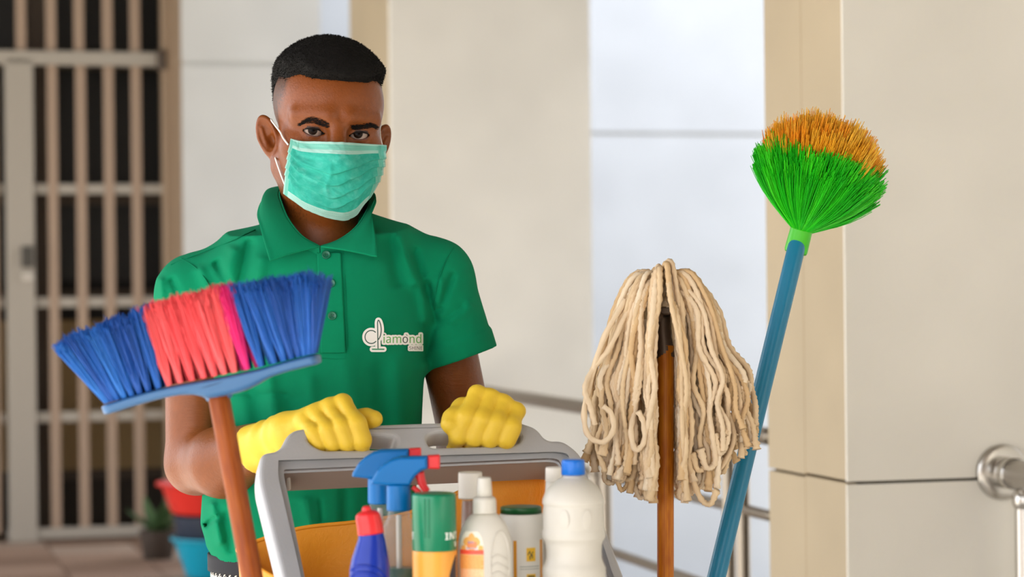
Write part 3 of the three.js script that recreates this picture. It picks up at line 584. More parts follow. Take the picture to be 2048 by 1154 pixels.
// white pump spray bottle with orange label
{
  const px = 970, d = bd(970), s = F / d, g = thing('pump_spray_bottle', 'white pump spray bottle with orange printed label', 'bottle', standAt(px, d));
  const rows = [[20, 1026], [24, 1027], [31, 1032], [39, 1042], [46, 1055], [51, 1070], [54, 1088], [54.5, 1110], [54.5, 1390], [52, 0, 0.001], [0, 0, 0.001]];
  part('bottle_body', latheAt(px, d, [[0, 1026], ...rows], 64).scale(1, 1, 0.62), mWhiteP, g);
  part('pump_collar', latheAt(px, d, [[0, 993], [18, 993], [21.5, 996], [23.5, 1001], [24, 1024], [23.5, 1027], [0, 1027]], 48), mWhiteP, g);
  part('pump_cap', latheAt(px + 1.5, d, [[0, 954], [11.5, 954], [13.5, 957], [15, 975], [16, 994], [0, 994]], 40), mWhiteP, g);
  const tex = canvasTexture(256, 640, (c, w, h) => {
    c.fillStyle = '#f2ead9'; c.fillRect(0, 0, w, h);
    reseed(77); c.fillStyle = '#f3b25c'; for (const [x, y, r] of [[128, 60, 46], [70, 90, 40], [186, 90, 40], [128, 110, 60], [40, 150, 26], [226, 150, 28]]) { c.beginPath(); c.arc(x, y, r, 0, 7); c.fill(); }
    c.fillStyle = '#ef8e58'; c.fillRect(78, 92, 108, 52); c.fillStyle = '#8f90c8'; c.font = 'bold 34px sans-serif'; c.fillText('Soin', 84, 108); c.fillRect(70, 148, 120, 8);
    c.fillStyle = '#f0563c'; c.fillRect(0, 166, w, 42);
    c.fillStyle = '#f5b566'; c.fillRect(0, 210, w, 130); c.fillStyle = '#f7cf9e'; c.fillRect(0, 340, w, 300);
    for (let y = 226; y < 640; y += 21) { c.fillStyle = y < 340 ? '#e08a3a' : '#f0a070'; for (let x = 14; x < 226;) { const l = 8 + rnd() * 34; c.fillRect(x, y, l, 7); x += l + 8; } }
  });
  const hwAt = (y) => { for (let i = 1; i < rows.length; i++) if (y < rows[i][1]) return lerp(rows[i - 1][0], rows[i][0], clamp((y - rows[i - 1][1]) / (rows[i][1] - rows[i - 1][1]), 0, 1)); return 54; };
  const on = (x, y) => { const R = hwAt(y) + 0.5, k = clamp((x - px) / R, -0.995, 0.995); return V(k * R / s, P(px, y, d).y - trayY, Math.sqrt(1 - k * k) * R / s * 0.62 + 0.0002); };
  part('label', shell(16, 40, (u, v) => { const y = lerp(1200, 1060, v); const top = clamp((1092 - y) / 32, 0, 1), half = 23.5 * Math.sqrt(1 - 0.75 * top * top); return on(944 + (u - 0.5) * 2 * half, y); }, 0.0002), mat(lin(1, 1, 1), { map: tex, roughness: 0.4 }), g, 'orange printed label');
  const oval = [...Array(41)].map((_, i) => { const a = i / 40 * Math.PI * 2; return on(1000 + Math.sin(a) * 19, 1122 - Math.cos(a) * 62); });
  part('embossed_oval', sweep(oval, 0.0008, 6, { caps: false }), mWhiteP, g);
  for (let k = 0; k < 3; k++) part('embossed_wave', sweep([...Array(13)].map((_, i) => on(984 + i * 2.6, 1112 + k * 17 - 6 * Math.sin(i / 12 * Math.PI * 1.5))), 0.0008, 6), mWhiteP, g);
}
// white canister with green lid
{
  const px = 1043, d = bd(1043) + 0.068, s = F / d, g = thing('powder_canister', 'white plastic canister with dark green lid and yellow stripes', 'canister', standAt(px, d));
  part('canister_body', latheAt(px, d, [[0, 1026], [41.5, 1026], [43, 1029], [44.5, 1050], [45, 1390], [43, 0, 0.001], [0, 0, 0.001]], 64), mat(rgb(226, 222, 212), { roughness: 0.45 }), g);
  part('lid', latheAt(px, d, [[0, 1012.5], [39, 1012.5], [41, 1014], [41.5, 1026.5], [0, 1026.5]], 48), mat(rgb(10, 82, 36), { roughness: 0.35 }), g, 'dark green lid');
  const R = 45.4 / s, tex = canvasTexture(512, 768, (c, w, h) => {
    c.fillStyle = '#e3dfd5'; c.fillRect(0, 0, w, h); c.fillStyle = '#d9921e'; c.fillRect(24, 0, 46, h); c.fillRect(w - 104, 0, 70, h);
    c.fillStyle = '#ecbb32'; c.fillRect(196, 80, 130, 150); c.fillRect(196, 370, 130, 150);
    c.fillStyle = '#54523f'; c.lineWidth = 12; c.strokeStyle = '#54523f'; c.beginPath(); c.moveTo(214, 160); c.lineTo(240, 120); c.lineTo(262, 170); c.lineTo(288, 122); c.stroke(); c.fillRect(236, 170, 16, 40); c.fillRect(270, 160, 14, 40);
    c.fillRect(214, 388, 94, 18); c.fillStyle = '#a8aca2'; c.fillRect(110, 282, 280, 10); c.fillRect(110, 310, 280, 8); c.fillStyle = '#f4ecd6'; c.fillRect(214, 430, 94, 60);
    c.fillStyle = '#a8aca2'; for (let y = 560; y < 740; y += 26) c.fillRect(120, y, 250, 8);
  });
  part('label', shell(40, 8, (u, v) => { const a = lerp(-0.45, 1.28, u), y = P(px, lerp(1215, 1077, v), d).y - trayY; return V(Math.sin(a) * R, y, Math.cos(a) * R); }, 0.0002), mat(lin(1, 1, 1), { map: tex, roughness: 0.4 }), g, 'white label with yellow squares and stripes');
  const hp = curve([[1086, 1082], [1095, 1094], [1099, 1110], [1096, 1126], [1086, 1138]].map(([x, y]) => V((x - px) / s, P(px, y, d).y - trayY, 0)), 20);
  part('side_handle', sweep(hp, 0.0022, 10), mWhiteP, g);
}
// big white bottle with blue cap
{
  const px = 1148, d = bd(1148), g = thing('bleach_bottle', 'large white ribbed bottle with blue screw cap', 'bottle', standAt(px, d));
  part('bottle_body', latheAt(px, d, [[0, 948], [20, 948], [21, 953], [26, 956], [38, 963], [49, 973], [57, 985], [61.5, 997], [62.5, 1004], [61.5, 1008], [59.8, 1010], [60.5, 1013], [61.5, 1035], [62, 1054], [61.3, 1057], [63, 1060], [63.5, 1072], [62, 1077], [58, 1082], [56, 1090], [55.2, 1105], [56, 1118], [60, 1128], [63.5, 1136], [63.5, 1146], [62.5, 1150], [63.5, 1156], [63.5, 1390], [60, 0, 0.001], [0, 0, 0.001]], 72), mWhiteP, g);
  const cap = latheAt(px - 1, d, [[0, 918.5], [20, 918.5], [22.6, 920.5], [23.2, 925], [23.6, 949], [0, 949.5]], 72);
  { const p = cap.attributes.position; for (let i = 0; i < p.count; i++) { const x = p.getX(i), z = p.getZ(i), r = Math.hypot(x, z); if (r > 0.0115) { const k = 1 + 0.008 * Math.cos(Math.atan2(x, z) * 36); p.setX(i, x * k); p.setZ(i, z * k); } } cap.computeVertexNormals(); }
  part('cap', cap, mat(rgb(0, 104, 200), { roughness: 0.35 }), g, 'blue screw cap');
  const R = 61.6 / (F / d);
  for (const a of [-0.35, 0.42]) part('embossed_dimple', new THREE.SphereGeometry(0.008, 20, 14).scale(0.8, 1.4, 0.12).rotateY(a).translate(Math.sin(a) * R, P(px, 1034, d).y - trayY, Math.cos(a) * R), mWhiteP, g);
}
// white cap of one more bottle tucked behind the big bottle
{
  const px = 1109, d = bd(1109) + 0.09, g = thing('white_bottle', 'white bottle almost hidden behind the big blue capped bottle', 'bottle', standAt(px, d));
  part('bottle_body', latheAt(px, d, [[0, 960], [16, 960], [18, 990], [24, 1030], [28, 1060], [28, 1385], [25, 0, 0.001], [0, 0, 0.001]]), mWhiteP, g);
  part('cap', latheAt(px, d, [[0, 934], [15, 934], [16.5, 937], [17, 962], [0, 962]], 40), mat(rgb(228, 222, 212), { roughness: 0.5 }), g);
}

// ---------------------------------------------------------------- broom, mop and duster standing in the cart
const deckY = 0.1605;
function toDeck(a, b) { const t = (deckY - a.y) / (b.y - a.y); return a.clone().lerp(b, t); }   // line a->b continued down to the cart's deck
function handlePts(a, b, n = 24) { const e = toDeck(a, b), o = []; for (let i = 0; i <= n; i++) o.push(a.clone().lerp(e, i / n)); return o; }
const mWoodBroom = mat(rgb(160, 84, 14), { roughness: 0.45, specularIntensity: 0.6, map: rep(texWood, 1, 1.2) });
const mWoodMop = mat(rgb(200, 126, 18), { roughness: 0.5, specularIntensity: 0.6, map: rep(texWood, 1, 1.4) });

{ // broom
  const d = 2.6, a = P(437, 790, d), b = P(504, 1154, d - 0.02), foot = toDeck(a, b);
  const g = thing('broom', 'blue and pink bristled broom with brown wooden handle, head up', 'broom', foot);
  const L = (geo) => geo.translate(-foot.x, -foot.y, -foot.z);
  part('handle', L(sweep(handlePts(a, b), 0.0118, 20, { vscale: 1 })), mWoodBroom, g, 'varnished brown wooden handle');
  const mPlate = mat(rgb(58, 104, 150), { roughness: 0.35 });
  const path = curve([[206, 820], [232, 812], [270, 800], [330, 784], [400, 771], [440, 764], [520, 747], [580, 730], [620, 720], [642, 716]].map(([x, y]) => P(x, y, d)), 60);
  // plate: rounded bar section swept along the path
  {
    const n = path.length, pos = [], idx = [], sec = []; const hz = 0.026, hy = 0.0052;
    for (let k = 0; k < 28; k++) { const t = k / 28 * Math.PI * 2, c = Math.cos(t), s = Math.sin(t); sec.push([Math.sign(s) * Math.pow(Math.abs(s), 0.55) * hy, Math.sign(c) * Math.pow(Math.abs(c), 0.4) * hz]); }
    for (let i = 0; i < n; i++) {
      const T = path[Math.min(i + 1, n - 1)].clone().sub(path[Math.max(i - 1, 0)]).normalize(), U = V(0, 0, 1).cross(T).normalize(), e = Math.min(i, n - 1 - i), k = e < 5 ? Math.sqrt(1 - Math.pow(1 - e / 5, 2)) * 0.9 + 0.1 : 1, fat = 1 + 1.5 * Math.exp(-Math.pow((i - 33) / 7, 4));
      for (const [y, z] of sec) { const q = path[i].clone().addScaledVector(U, y * (0.5 + 0.5 * k) * (y < 0 ? fat : 1) * (y < 0 ? 1.2 : 1)); q.z += z * k; pos.push(q.x, q.y, q.z); }
    }
    for (let i = 0; i < n - 1; i++) for (let k = 0; k < 28; k++) { const u = i * 28 + k, v = i * 28 + (k + 1) % 28; idx.push(u, u + 28, v, v, u + 28, v + 28); }
    for (const [i, f] of [[0, 1], [n - 1, 0]]) for (let k = 1; k < 27; k++) f ? idx.push(i * 28, i * 28 + k, i * 28 + k + 1) : idx.push(i * 28, i * 28 + k + 1, i * 28 + k);
    const q = new THREE.BufferGeometry(); q.setAttribute('position', new THREE.Float32BufferAttribute(pos, 3)); q.setIndex(idx); q.computeVertexNormals();
    part('head_plate', L(q), mPlate, g, 'blue plastic broom head');
    const flare = curve([[439, 799], [437, 788], [433, 778], [430, 768]].map(([x, y]) => P(x, y, d)), 8);
    part('socket', L(sweep(flare, [0.0136, 0.0145, 0.0150, 0.0155, 0.0165, 0.0185, 0.025, 0.036, 0.044], 24, { flat: 0.62, up: V(1, 0, 0) })), mPlate, g);
  }
  const base = new THREE.CatmullRomCurve3([[212, 806], [245, 797], [290, 784], [350, 768], [420, 754], [480, 742], [560, 724], [605, 712], [632, 706]].map(([x, y]) => P(x, y, d)));
  const tip = new THREE.CatmullRomCurve3([[128, 690], [165, 664], [212, 645], [268, 627], [308, 610], [352, 596], [400, 584], [450, 574], [500, 564], [550, 556], [605, 550], [652, 556]].map(([x, y]) => P(x, y, d)));
  const mB = [mat(rgb(18, 98, 188), { roughness: 0.4 }), mat(rgb(34, 116, 204), { roughness: 0.4 }), mat(rgb(10, 82, 170), { roughness: 0.4 })];
  const mP = [mat(rgb(255, 92, 98), { roughness: 0.45 }), mat(rgb(255, 102, 106), { roughness: 0.45 }), mat(rgb(255, 80, 92), { roughness: 0.45 })], mM = mat(rgb(236, 24, 124), { roughness: 0.45 });
  reseed(101); const NC = 24, NR = 4;
  for (let i = 0; i < NC; i++) for (let r = 0; r < NR; r++) {
    const s = (i + 0.5 + (r % 2 ? 0.18 : -0.18)) / NC, row = (r - (NR - 1) / 2) * 0.0125;
    const bp = base.getPoint(clamp(s, 0, 1)), tp = tip.getPoint(clamp(s + rr(-0.004, 0.004), 0, 1)); bp.z += row; tp.z += row * 2.3; tp.y += rr(-0.004, 0.003) - Math.abs(row) * 0.15;
    const list = [], dir = tp.clone().sub(bp), along = base.getTangent(clamp(s, 0, 1));
    for (let k = 0; k < 110; k++) {
      const a1 = rnd() * 6.283, q = Math.sqrt(rnd()), st = bp.clone().addScaledVector(along, Math.cos(a1) * q * 0.0026).add(V(0, 0, Math.sin(a1) * q * 0.0026));
      const sp = 0.0095, en = bp.clone().addScaledVector(dir, rr(0.88, 1.03)).addScaledVector(along, Math.cos(a1) * q * sp + rr(-0.002, 0.002)).add(V(0, rr(-0.003, 0.003), Math.sin(a1) * q * sp + rr(-0.002, 0.002)));
      list.push([st, en, V(rr(-1, 1) * 0.0018, rr(-1, 1) * 0.001, rr(-1, 1) * 0.0018), 0.00068, 0.00055]);
      if (rnd() < 0.5) { const m0 = st.clone().lerp(en, 0.9); list.push([m0, en.clone().add(V(rr(-0.004, 0.004), rr(-0.002, 0.004), rr(-0.004, 0.004))), V(0, 0, 0), 0.0003, 0.0002]); }
    }
    const u = s, edge = (u > 0.335 && u < 0.395) || (u > 0.62 && u < 0.69), pink = u >= 0.36 && u < 0.65;
    const m = edge && rnd() < 0.55 ? (rnd() < 0.6 ? mM : mB[0]) : pink ? mP[Math.floor(rnd() * 3)] : mB[Math.floor(rnd() * 3)];
    part('bristle_tuft', L(fibres(list)), m, g);
  }
}

{ // string mop
  const d = 3.04, C = P(1324, 616, d), a = P(1331, 692, d), b = P(1331, 1154, d - 0.03), foot = toDeck(a, b);
  const g = thing('string_mop', 'cotton string mop with orange brown wooden handle, head up', 'mop', foot);
  const L = (geo) => geo.translate(-foot.x, -foot.y, -foot.z);
  part('handle', L(sweep(handlePts(a, b), 0.0105, 20)), mWoodMop, g, 'orange brown wooden handle');
  const mClamp = mat(rgb(92, 76, 62), { metalness: 0.7, roughness: 0.5 });
  const cl = [P(1331, 715, d), P(1329, 690, d), P(1326, 660, d), P(1325, 628, d)];
  part('metal_socket', L(sweep(curve(cl, 10), [0.0115, 0.0115, 0.0112, 0.0108, 0.0100, 0.0095, 0.0095, 0.0095, 0.0095, 0.0100, 0.0100], 20)), mClamp, g);
  part('clamp_bar', L(new RoundedBoxGeometry(0.04, 0.012, 0.05, 3, 0.004).translate(C.x, C.y - 0.003, C.z)), mClamp, g);
  part('wing_nut', L(sweep([P(1316, 634, d - 0.02), P(1316, 634, d - 0.045)], 0.0065, 14)), mClamp, g);
  const mS = [[230, 206, 172], [222, 194, 154], [236, 216, 186], [214, 180, 134], [226, 198, 160]].map(([r, q, s]) => mat(rgb(r, q, s), { roughness: 0.95, bumpMap: rep(texFine, 1, 20), bumpScale: 0.0006 }));
  reseed(202);
  const N = 200;
  for (let i = 0; i < N; i++) {
    // direction: x right/left, z front/back; strands part around the front centre
    const side = i % 2 ? 1 : -1, crown = i < 44, fz = crown ? rr(-0.2, 1) : rr(-1, 1), k = crown ? rnd() * 0.22 : Math.pow(rnd(), 0.7), wide = side < 0 ? 0.8 : 0.95;
    const layer = crown ? rr(0.6, 1.35) : rnd();
    const outX = side * (0.010 + 0.076 * k) * (1 - 0.18 * fz * fz) * wide, outZ = fz * 0.062 * (1 - 0.35 * k);
    const top = 0.010 + 0.036 * layer, st = C.clone().add(V(crown ? -side * rr(0, 0.008) : side * rr(0.0, 0.012), rr(-0.004, 0.006), crown ? rr(-0.03, 0.0) : rr(-0.024, 0.024)));
    const len = side < 0 ? lerp(0.232, 0.19, k) : lerp(0.232, 0.160, k * k), end = C.y - len + rr(-0.014, 0.022);
    const sway = rr(0.92, 1.18) + 0.16 * k, w = rr(-0.007, 0.007), w2 = rr(-0.008, 0.008);
    const pts = [st, C.clone().add(V(outX * 0.15, top * 0.85, outZ * 0.2)), C.clone().add(V(outX * 0.5, top, outZ * 0.6)), C.clone().add(V(outX * 0.86, top * 0.4 - 0.010, outZ * 0.95)), C.clone().add(V(outX * 1.03 + w, -0.05, outZ * 1.05 + w2 * 0.5)),
      V(C.x + outX * (1.06 * sway) + w2, lerp(C.y - 0.05, end, 0.3), C.z + outZ * 1.12 + w), V(C.x + outX * 1.10 * sway - w2 * 0.6, lerp(C.y - 0.05, end, 0.52), C.z + outZ * 1.14 + rr(-0.006, 0.006)), V(C.x + outX * 1.12 * sway + rr(-0.009, 0.009), lerp(C.y - 0.05, end, 0.76), C.z + outZ * 1.15 + rr(-0.008, 0.008)), V(C.x + outX * 1.12 * sway + rr(-0.013, 0.013), end, C.z + outZ * 1.15 + rr(-0.010, 0.010))];
    // keep the gap in front of the handle and off the handle itself
    for (const p of pts.slice(4)) { const gap = (p.z > C.z - 0.02) ? (side < 0 ? 0.0150 : 0.0135) : 0.004; if (side * (p.x - C.x - 0.003) < gap) p.x = C.x + 0.003 + side * (gap + rnd() * 0.010); }
    if (rnd() < 0.16 && Math.abs(outX) > 0.02) { const e = pts[pts.length - 1], dx = rr(0.008, 0.016) * (rnd() < 0.5 ? 1 : -1); pts.push(V(e.x + dx * 0.6, e.y - 0.004, e.z + 0.003), V(e.x + dx * 1.2, e.y + rr(0.012, 0.03), e.z + 0.006)); }   // ends turned up into loops
    const path = curve(pts, 110), r0 = rr(0.0030, 0.0038), ph = rnd() * 6;
    part('strand', L(sweep(path, (j, t) => { const e = j / 110; return r0 * (1 + 0.2 * Math.cos(2 * t - j * 1.9 + ph)) * (e > 0.93 ? 1 + (e - 0.93) * 7 : 1) * (0.9 + 0.2 * hash3(i, j, 3)); }, 8)), mS[Math.floor(rnd() * 5)], g);
  }
  // strands curled into loops on the left edge
  for (const q of [[[1250, 600], [1206, 680], [1182, 760], [1168, 830], [1178, 872], [1206, 884], [1226, 862], [1222, 826], [1206, 812]], [[1262, 606], [1216, 700], [1184, 742], [1170, 780], [1180, 812], [1190, 850]], [[1290, 640], [1276, 740], [1270, 820], [1262, 862], [1272, 900], [1288, 884], [1286, 842], [1276, 822]]])
    part('strand', L(sweep(curve(q.map(([x, y], j) => P(x, y, d - (j ? 0.05 : 0.03) - (j > 2 ? 0.014 : 0))), 64), (j, t) => 0.0036 * (1 + 0.16 * Math.cos(2 * t - j * 1.1)), 8)), mS[0], g);
}

{ // round cobweb duster
  const a = P(1599, 470, 3.24), b = P(1433, 1154, 3.14), foot = toDeck(a, b), ax = a.clone().sub(b).normalize();
  const g = thing('cobweb_duster', 'round green and orange bristle duster on a teal pole', 'duster', foot);
  const L = (geo) => geo.translate(-foot.x, -foot.y, -foot.z);
  part('pole', L(sweep(handlePts(a, b), 0.0121, 24)), mat(rgb(0, 112, 146), { roughness: 0.35 }), g, 'teal pole');
  const mG = [mat(rgb(40, 214, 14), { roughness: 0.5 }), mat(rgb(20, 198, 10), { roughness: 0.5 }), mat(rgb(66, 226, 22), { roughness: 0.5 })], mO = [mat(rgb(255, 186, 30), { roughness: 0.5 }), mat(rgb(255, 170, 16), { roughness: 0.5 }), mat(rgb(255, 198, 52), { roughness: 0.5 })];
  const c0 = P(1591, 505, 3.245), c1 = P(1604, 455, 3.237);
  part('collar', L(sweep([c0, c0.clone().lerp(c1, 0.08), c0.clone().lerp(c1, 0.92), c1], [0.0150, 0.0158, 0.0150, 0.0136], 28)), mat(rgb(62, 184, 12), { roughness: 0.4 }), g, 'green plastic collar');
  const px1 = V(1, 0, 0).addScaledVector(ax, -ax.x).normalize(), px2v = V().crossVectors(ax, px1).normalize();
  reseed(303);
  // the head: fibres rise from the collar, swell outwards and end on a ball; long orange ones inside a shorter green skirt
  const ball = P(1637, 342, 3.237), R = 0.0705, hax = ball.clone().sub(c1).normalize();
  const e1 = V(1, 0, 0).addScaledVector(hax, -hax.x).normalize(), e2 = V().crossVectors(e1, hax).normalize();
  const dirOf = (al, ph) => hax.clone().multiplyScalar(Math.cos(al)).addScaledVector(e1, Math.sin(al) * Math.cos(ph)).addScaledVector(e2, Math.sin(al) * Math.sin(ph));
  function tuft(al, ph, rad, m, n, spread) {
    const list = [], dir = dirOf(al, ph), out = dirOf(Math.PI / 2, ph), tip = ball.clone().addScaledVector(dir, rad);
    for (let k = 0; k < n; k++) {
      const q = Math.sqrt(rnd()), a1 = rnd() * 6.283, j = V(Math.cos(a1) * q, Math.sin(a1) * q, rr(-0.7, 0.7)).multiplyScalar(spread), s0 = c1.clone().addScaledVector(hax, -0.006).addScaledVector(out, 0.011 * Math.min(1, al / 1.4) * rr(0.6, 1));
      const e0 = c1.clone().lerp(tip, rr(0.9, 1.02)).add(j);
      list.push([s0, e0, out.clone().multiplyScalar(0.017 * Math.sin(Math.min(al, 1.9))).addScaledVector(hax, -0.006 * sstep(1.4, 2.2, al)).add(V(rr(-1, 1), rr(-1, 1), rr(-1, 1)).multiplyScalar(0.0016)), 0.0008, 0.00055]);
    }
    part('fibre_tuft', L(fibres(list, 3, 5)), m, g);
  }
  for (let i = 0; i < 100; i++) { const al = Math.acos(1 - (i + 0.5) / 100 * (1 - Math.cos(1.24))); tuft(al, i * 2.39996, R + rr(-0.004, 0.006), mO[Math.floor(rnd() * 3)], 80, 0.0125); }
  for (let i = 0; i < 150; i++) { const c = lerp(Math.cos(1.30), Math.cos(1.82), (i + 0.5) / 150), al = Math.acos(c) + rr(-0.12, 0.06); tuft(al, i * 2.39996, R + rr(-0.003, 0.005), mG[Math.floor(rnd() * 3)], 58, 0.0095); }
}

// ---------------------------------------------------------------- the man
const foot0 = V(P(622, 577, 3.24).x, 0, -3.24);
const man = thing('person', 'man in green polo shirt, face mask and yellow gloves pushing the cart', 'person', foot0);
const onMan = (geo) => geo.translate(-foot0.x, -foot0.y, -foot0.z);

// --- head frame
const headC = P(654, 254, 3.2);
const headM = new THREE.Matrix4().makeRotationFromEuler(new THREE.Euler(8 * Math.PI / 180, 14 * Math.PI / 180, -4 * Math.PI / 180, 'YXZ')).setPosition(headC);
const headI = headM.clone().invert(), hi = headI.elements;
const toHead = (x, y, z) => [hi[0] * x + hi[4] * y + hi[8] * z + hi[12], hi[1] * x + hi[5] * y + hi[9] * z + hi[13], hi[2] * x + hi[6] * y + hi[10] * z + hi[14]];
const A = (x, y, z) => V(x, y, z);
const brow = [[A(-0.014, 0.019, 0.081), A(-0.05, 0.016, 0.06)], [A(0.014, 0.019, 0.081), A(0.05, 0.016, 0.06)]];
const noseA = A(0, 0.006, 0.083), noseB = A(0, -0.034, 0.103), chin = A(0, -0.098, 0.062), jawL = A(-0.05, -0.055, 0.0), jawR = A(0.05, -0.055, 0.0);
const EYE = [[-0.0295, -0.0025, 0.0635], [0.0305, -0.0025, 0.0635]];
function skullF(x, y, z) {
  return smin(sEll(x, y, z, 0, 0.033, -0.013, 0.0715, 0.074, 0.092), sEll(x, y, z, 0, 0.03, 0.026, 0.0635, 0.062, 0.058), 0.02);
}
function earF(x, y, z, s) {
  // ear frame: u outwards and back, w forwards and out
  const bx = s * 0.0685, by = -0.021, bz = -0.006, X = (x - bx) * s, Y = y - by, Z = z - bz;
  const u = X * 0.80 - Z * 0.60, w = X * 0.60 + Z * 0.80, v = Y + 0.12 * u;
  const vv = v > 0 ? v * 0.95 : v * 1.06, uu = (u - 0.0085 - 0.36 * v) * (v < 0 ? 1 - 9 * v : 1);
  const disc = sEll(uu, vv, w, 0, 0, -0.001, 0.0168, 0.0305, 0.0088);
  const bowl = sEll(uu, vv, w, -0.0008, 0.004, 0.0066, 0.0128, 0.0235, 0.0078);
  const conch = sEll(uu, vv, w, -0.0045, -0.003, 0.003, 0.0066, 0.0105, 0.0096);
  let f = smax(disc, -bowl, 0.0022); f = smax(f, -conch, 0.002);
  const anti = sCap(uu, vv, w, V(0.0045, -0.013, 0.0008), V(0.006, 0.013, 0.0012), 0.0021, 0.0019);   // antihelix
  return smin(f, anti, 0.004);
}
function headF(x, y, z) {
  let f = skullF(x, y, z);
  f = smin(f, sEll(x, y, z, 0, -0.035, 0.024, 0.0585, 0.078, 0.06), 0.025);
  f = smin(f, sCap(x, y, z, x < 0 ? jawL : jawR, chin, 0.02, 0.02), 0.03);
  f = smin(f, sEll(x, y, z, x < 0 ? -0.044 : 0.044, -0.026, 0.046, 0.024, 0.022, 0.026), 0.02);
  if (z > 0.02) {
    const b = x < 0 ? brow[0] : brow[1], e = x < 0 ? EYE[0] : EYE[1];
    f = smin(f, sCap(x, y, z, b[0], b[1], 0.0095, 0.009), 0.014);
    f = smax(f, -sEll(x, y, z, e[0], e[1] - 0.001, 0.089, 0.0185, 0.0125, 0.0165), 0.012);
    f = smin(f, sCap(x, y, z, noseA, noseB, 0.0085, 0.0135), 0.012);
    f = smin(f, sEll(x, y, z, x < 0 ? -0.013 : 0.013, -0.04, 0.09, 0.0095, 0.008, 0.011), 0.008);
    f = smin(f, sCap(x, y, z, V(-0.016, -0.068, 0.081), V(0.016, -0.068, 0.081), 0.0065, 0.0065), 0.008);   // lips
    f = smin(f, sCap(x, y, z, V(-0.014, -0.08, 0.08), V(0.014, -0.08, 0.08), 0.007, 0.007), 0.006);
    // lids: a shell round the eyeball, open in an almond
    const lid = Math.hypot(x - e[0], y - e[1], z - e[2]) - 0.0142, dx = (x - e[0]) / 0.0152, inner = x < 0 ? 1 : -1;
    f = smin(f, lid, 0.006);
    const yc = e[1] - 0.0010 - 0.0012 * inner * dx, half = 0.0046 * Math.max(0, 1 - dx * dx);
    const open = (Math.abs(y - yc) - half) * 0.8;
    if (z > e[2]) f = Math.max(f, -open);
  }
  f = smin(f, earF(x, y, z, x < 0 ? -1 : 1), 0.006);
  return f;
}
// --- joints of the body, in the place
const S1 = P(392, 588, 3.22), E1 = P(393, 926, 3.19), M1 = P(448, 924, 3.12), W1 = P(530, 886, 3.035);
const S2 = P(868, 556, 3.22), E2 = P(938, 900, 3.27), W2 = P(985, 845, 3.11);
const neckA = V(0, -0.05, -0.012).applyMatrix4(headM), neckB = P(643, 520, 3.20);
const rows = [[400, 640, 90, 0.075], [470, 636, 180, 0.09], [540, 634, 214, 0.102], [640, 640, 217, 0.112], [740, 645, 213, 0.114], [860, 638, 213, 0.108], [960, 622, 216, 0.108], [1040, 613, 211, 0.108], [1085, 613, 199, 0.104], [1106, 612, 188, 0.099], [1140, 612, 186, 0.098]]
  .map(([py, cx, hw, b]) => { const p = P(cx, py, 3.205); return [p.y, p.x, hw / (F / 3.205), b, p.z]; });
function torsoF(x, y, z, inset) {
  let i = 1; while (i < rows.length - 1 && y < rows[i][0]) i++;
  const a = rows[i - 1], b = rows[i], t = clamp((y - a[0]) / (b[0] - a[0]), 0, 1), s = t * t * (3 - 2 * t) * 0.5 + t * 0.5;
  const cx = lerp(a[1], b[1], s), rx = lerp(a[2], b[2], s) - inset, rz = lerp(a[3], b[3], s) - inset, X = Math.abs(x - cx) / rx, Z = Math.abs(z - a[4]) / rz;
  const n = 2.3, k = Math.pow(Math.pow(X, n) + Math.pow(Z, n), 1 / n), g = Math.hypot(X / rx, Z / rz) / Math.max(k, 1e-6);
  return (k - 1) / Math.max(g, 1 / Math.max(rx, rz));
}
function armsF(x, y, z) {
  let f = sCap(x, y, z, S1, E1, 0.042, 0.0405);
  f = smin(f, sCap(x, y, z, E1, M1, 0.040, 0.043), 0.012); f = smin(f, sCap(x, y, z, M1, W1, 0.043, 0.028), 0.02);
  let q = sCap(x, y, z, S2, E2, 0.038, 0.038); q = smin(q, sCap(x, y, z, E2, W2, 0.040, 0.028), 0.02);
  return Math.min(f, q);
}
function skinF(x, y, z) {
  const [a, b, c] = toHead(x, y, z); let f = headF(a, b, c);
  f = smin(f, sCap(x, y, z, neckA, neckB, 0.051, 0.056), 0.022);
  return f;
}
const bsA = P(632, 560, 3.225), bsB = P(650, 555, 3.225), torsoTop = P(640, 520, 3.2).y, torsoEnd = P(640, 1112, 3.2).y;
function bodySkinF(x, y, z) {
  let f = sCap(x, y, z, neckA, neckB, 0.051, 0.056);
  f = smin(f, Math.max(torsoF(x, y, z, 0.018), Math.max(y - torsoTop, torsoEnd - y)), 0.02);
  f = smin(f, sCap(x, y, z, bsA, S1, 0.036, 0.034), 0.02); f = smin(f, sCap(x, y, z, bsB, S2, 0.036, 0.034), 0.02);
  return smin(f, armsF(x, y, z), 0.02);
}
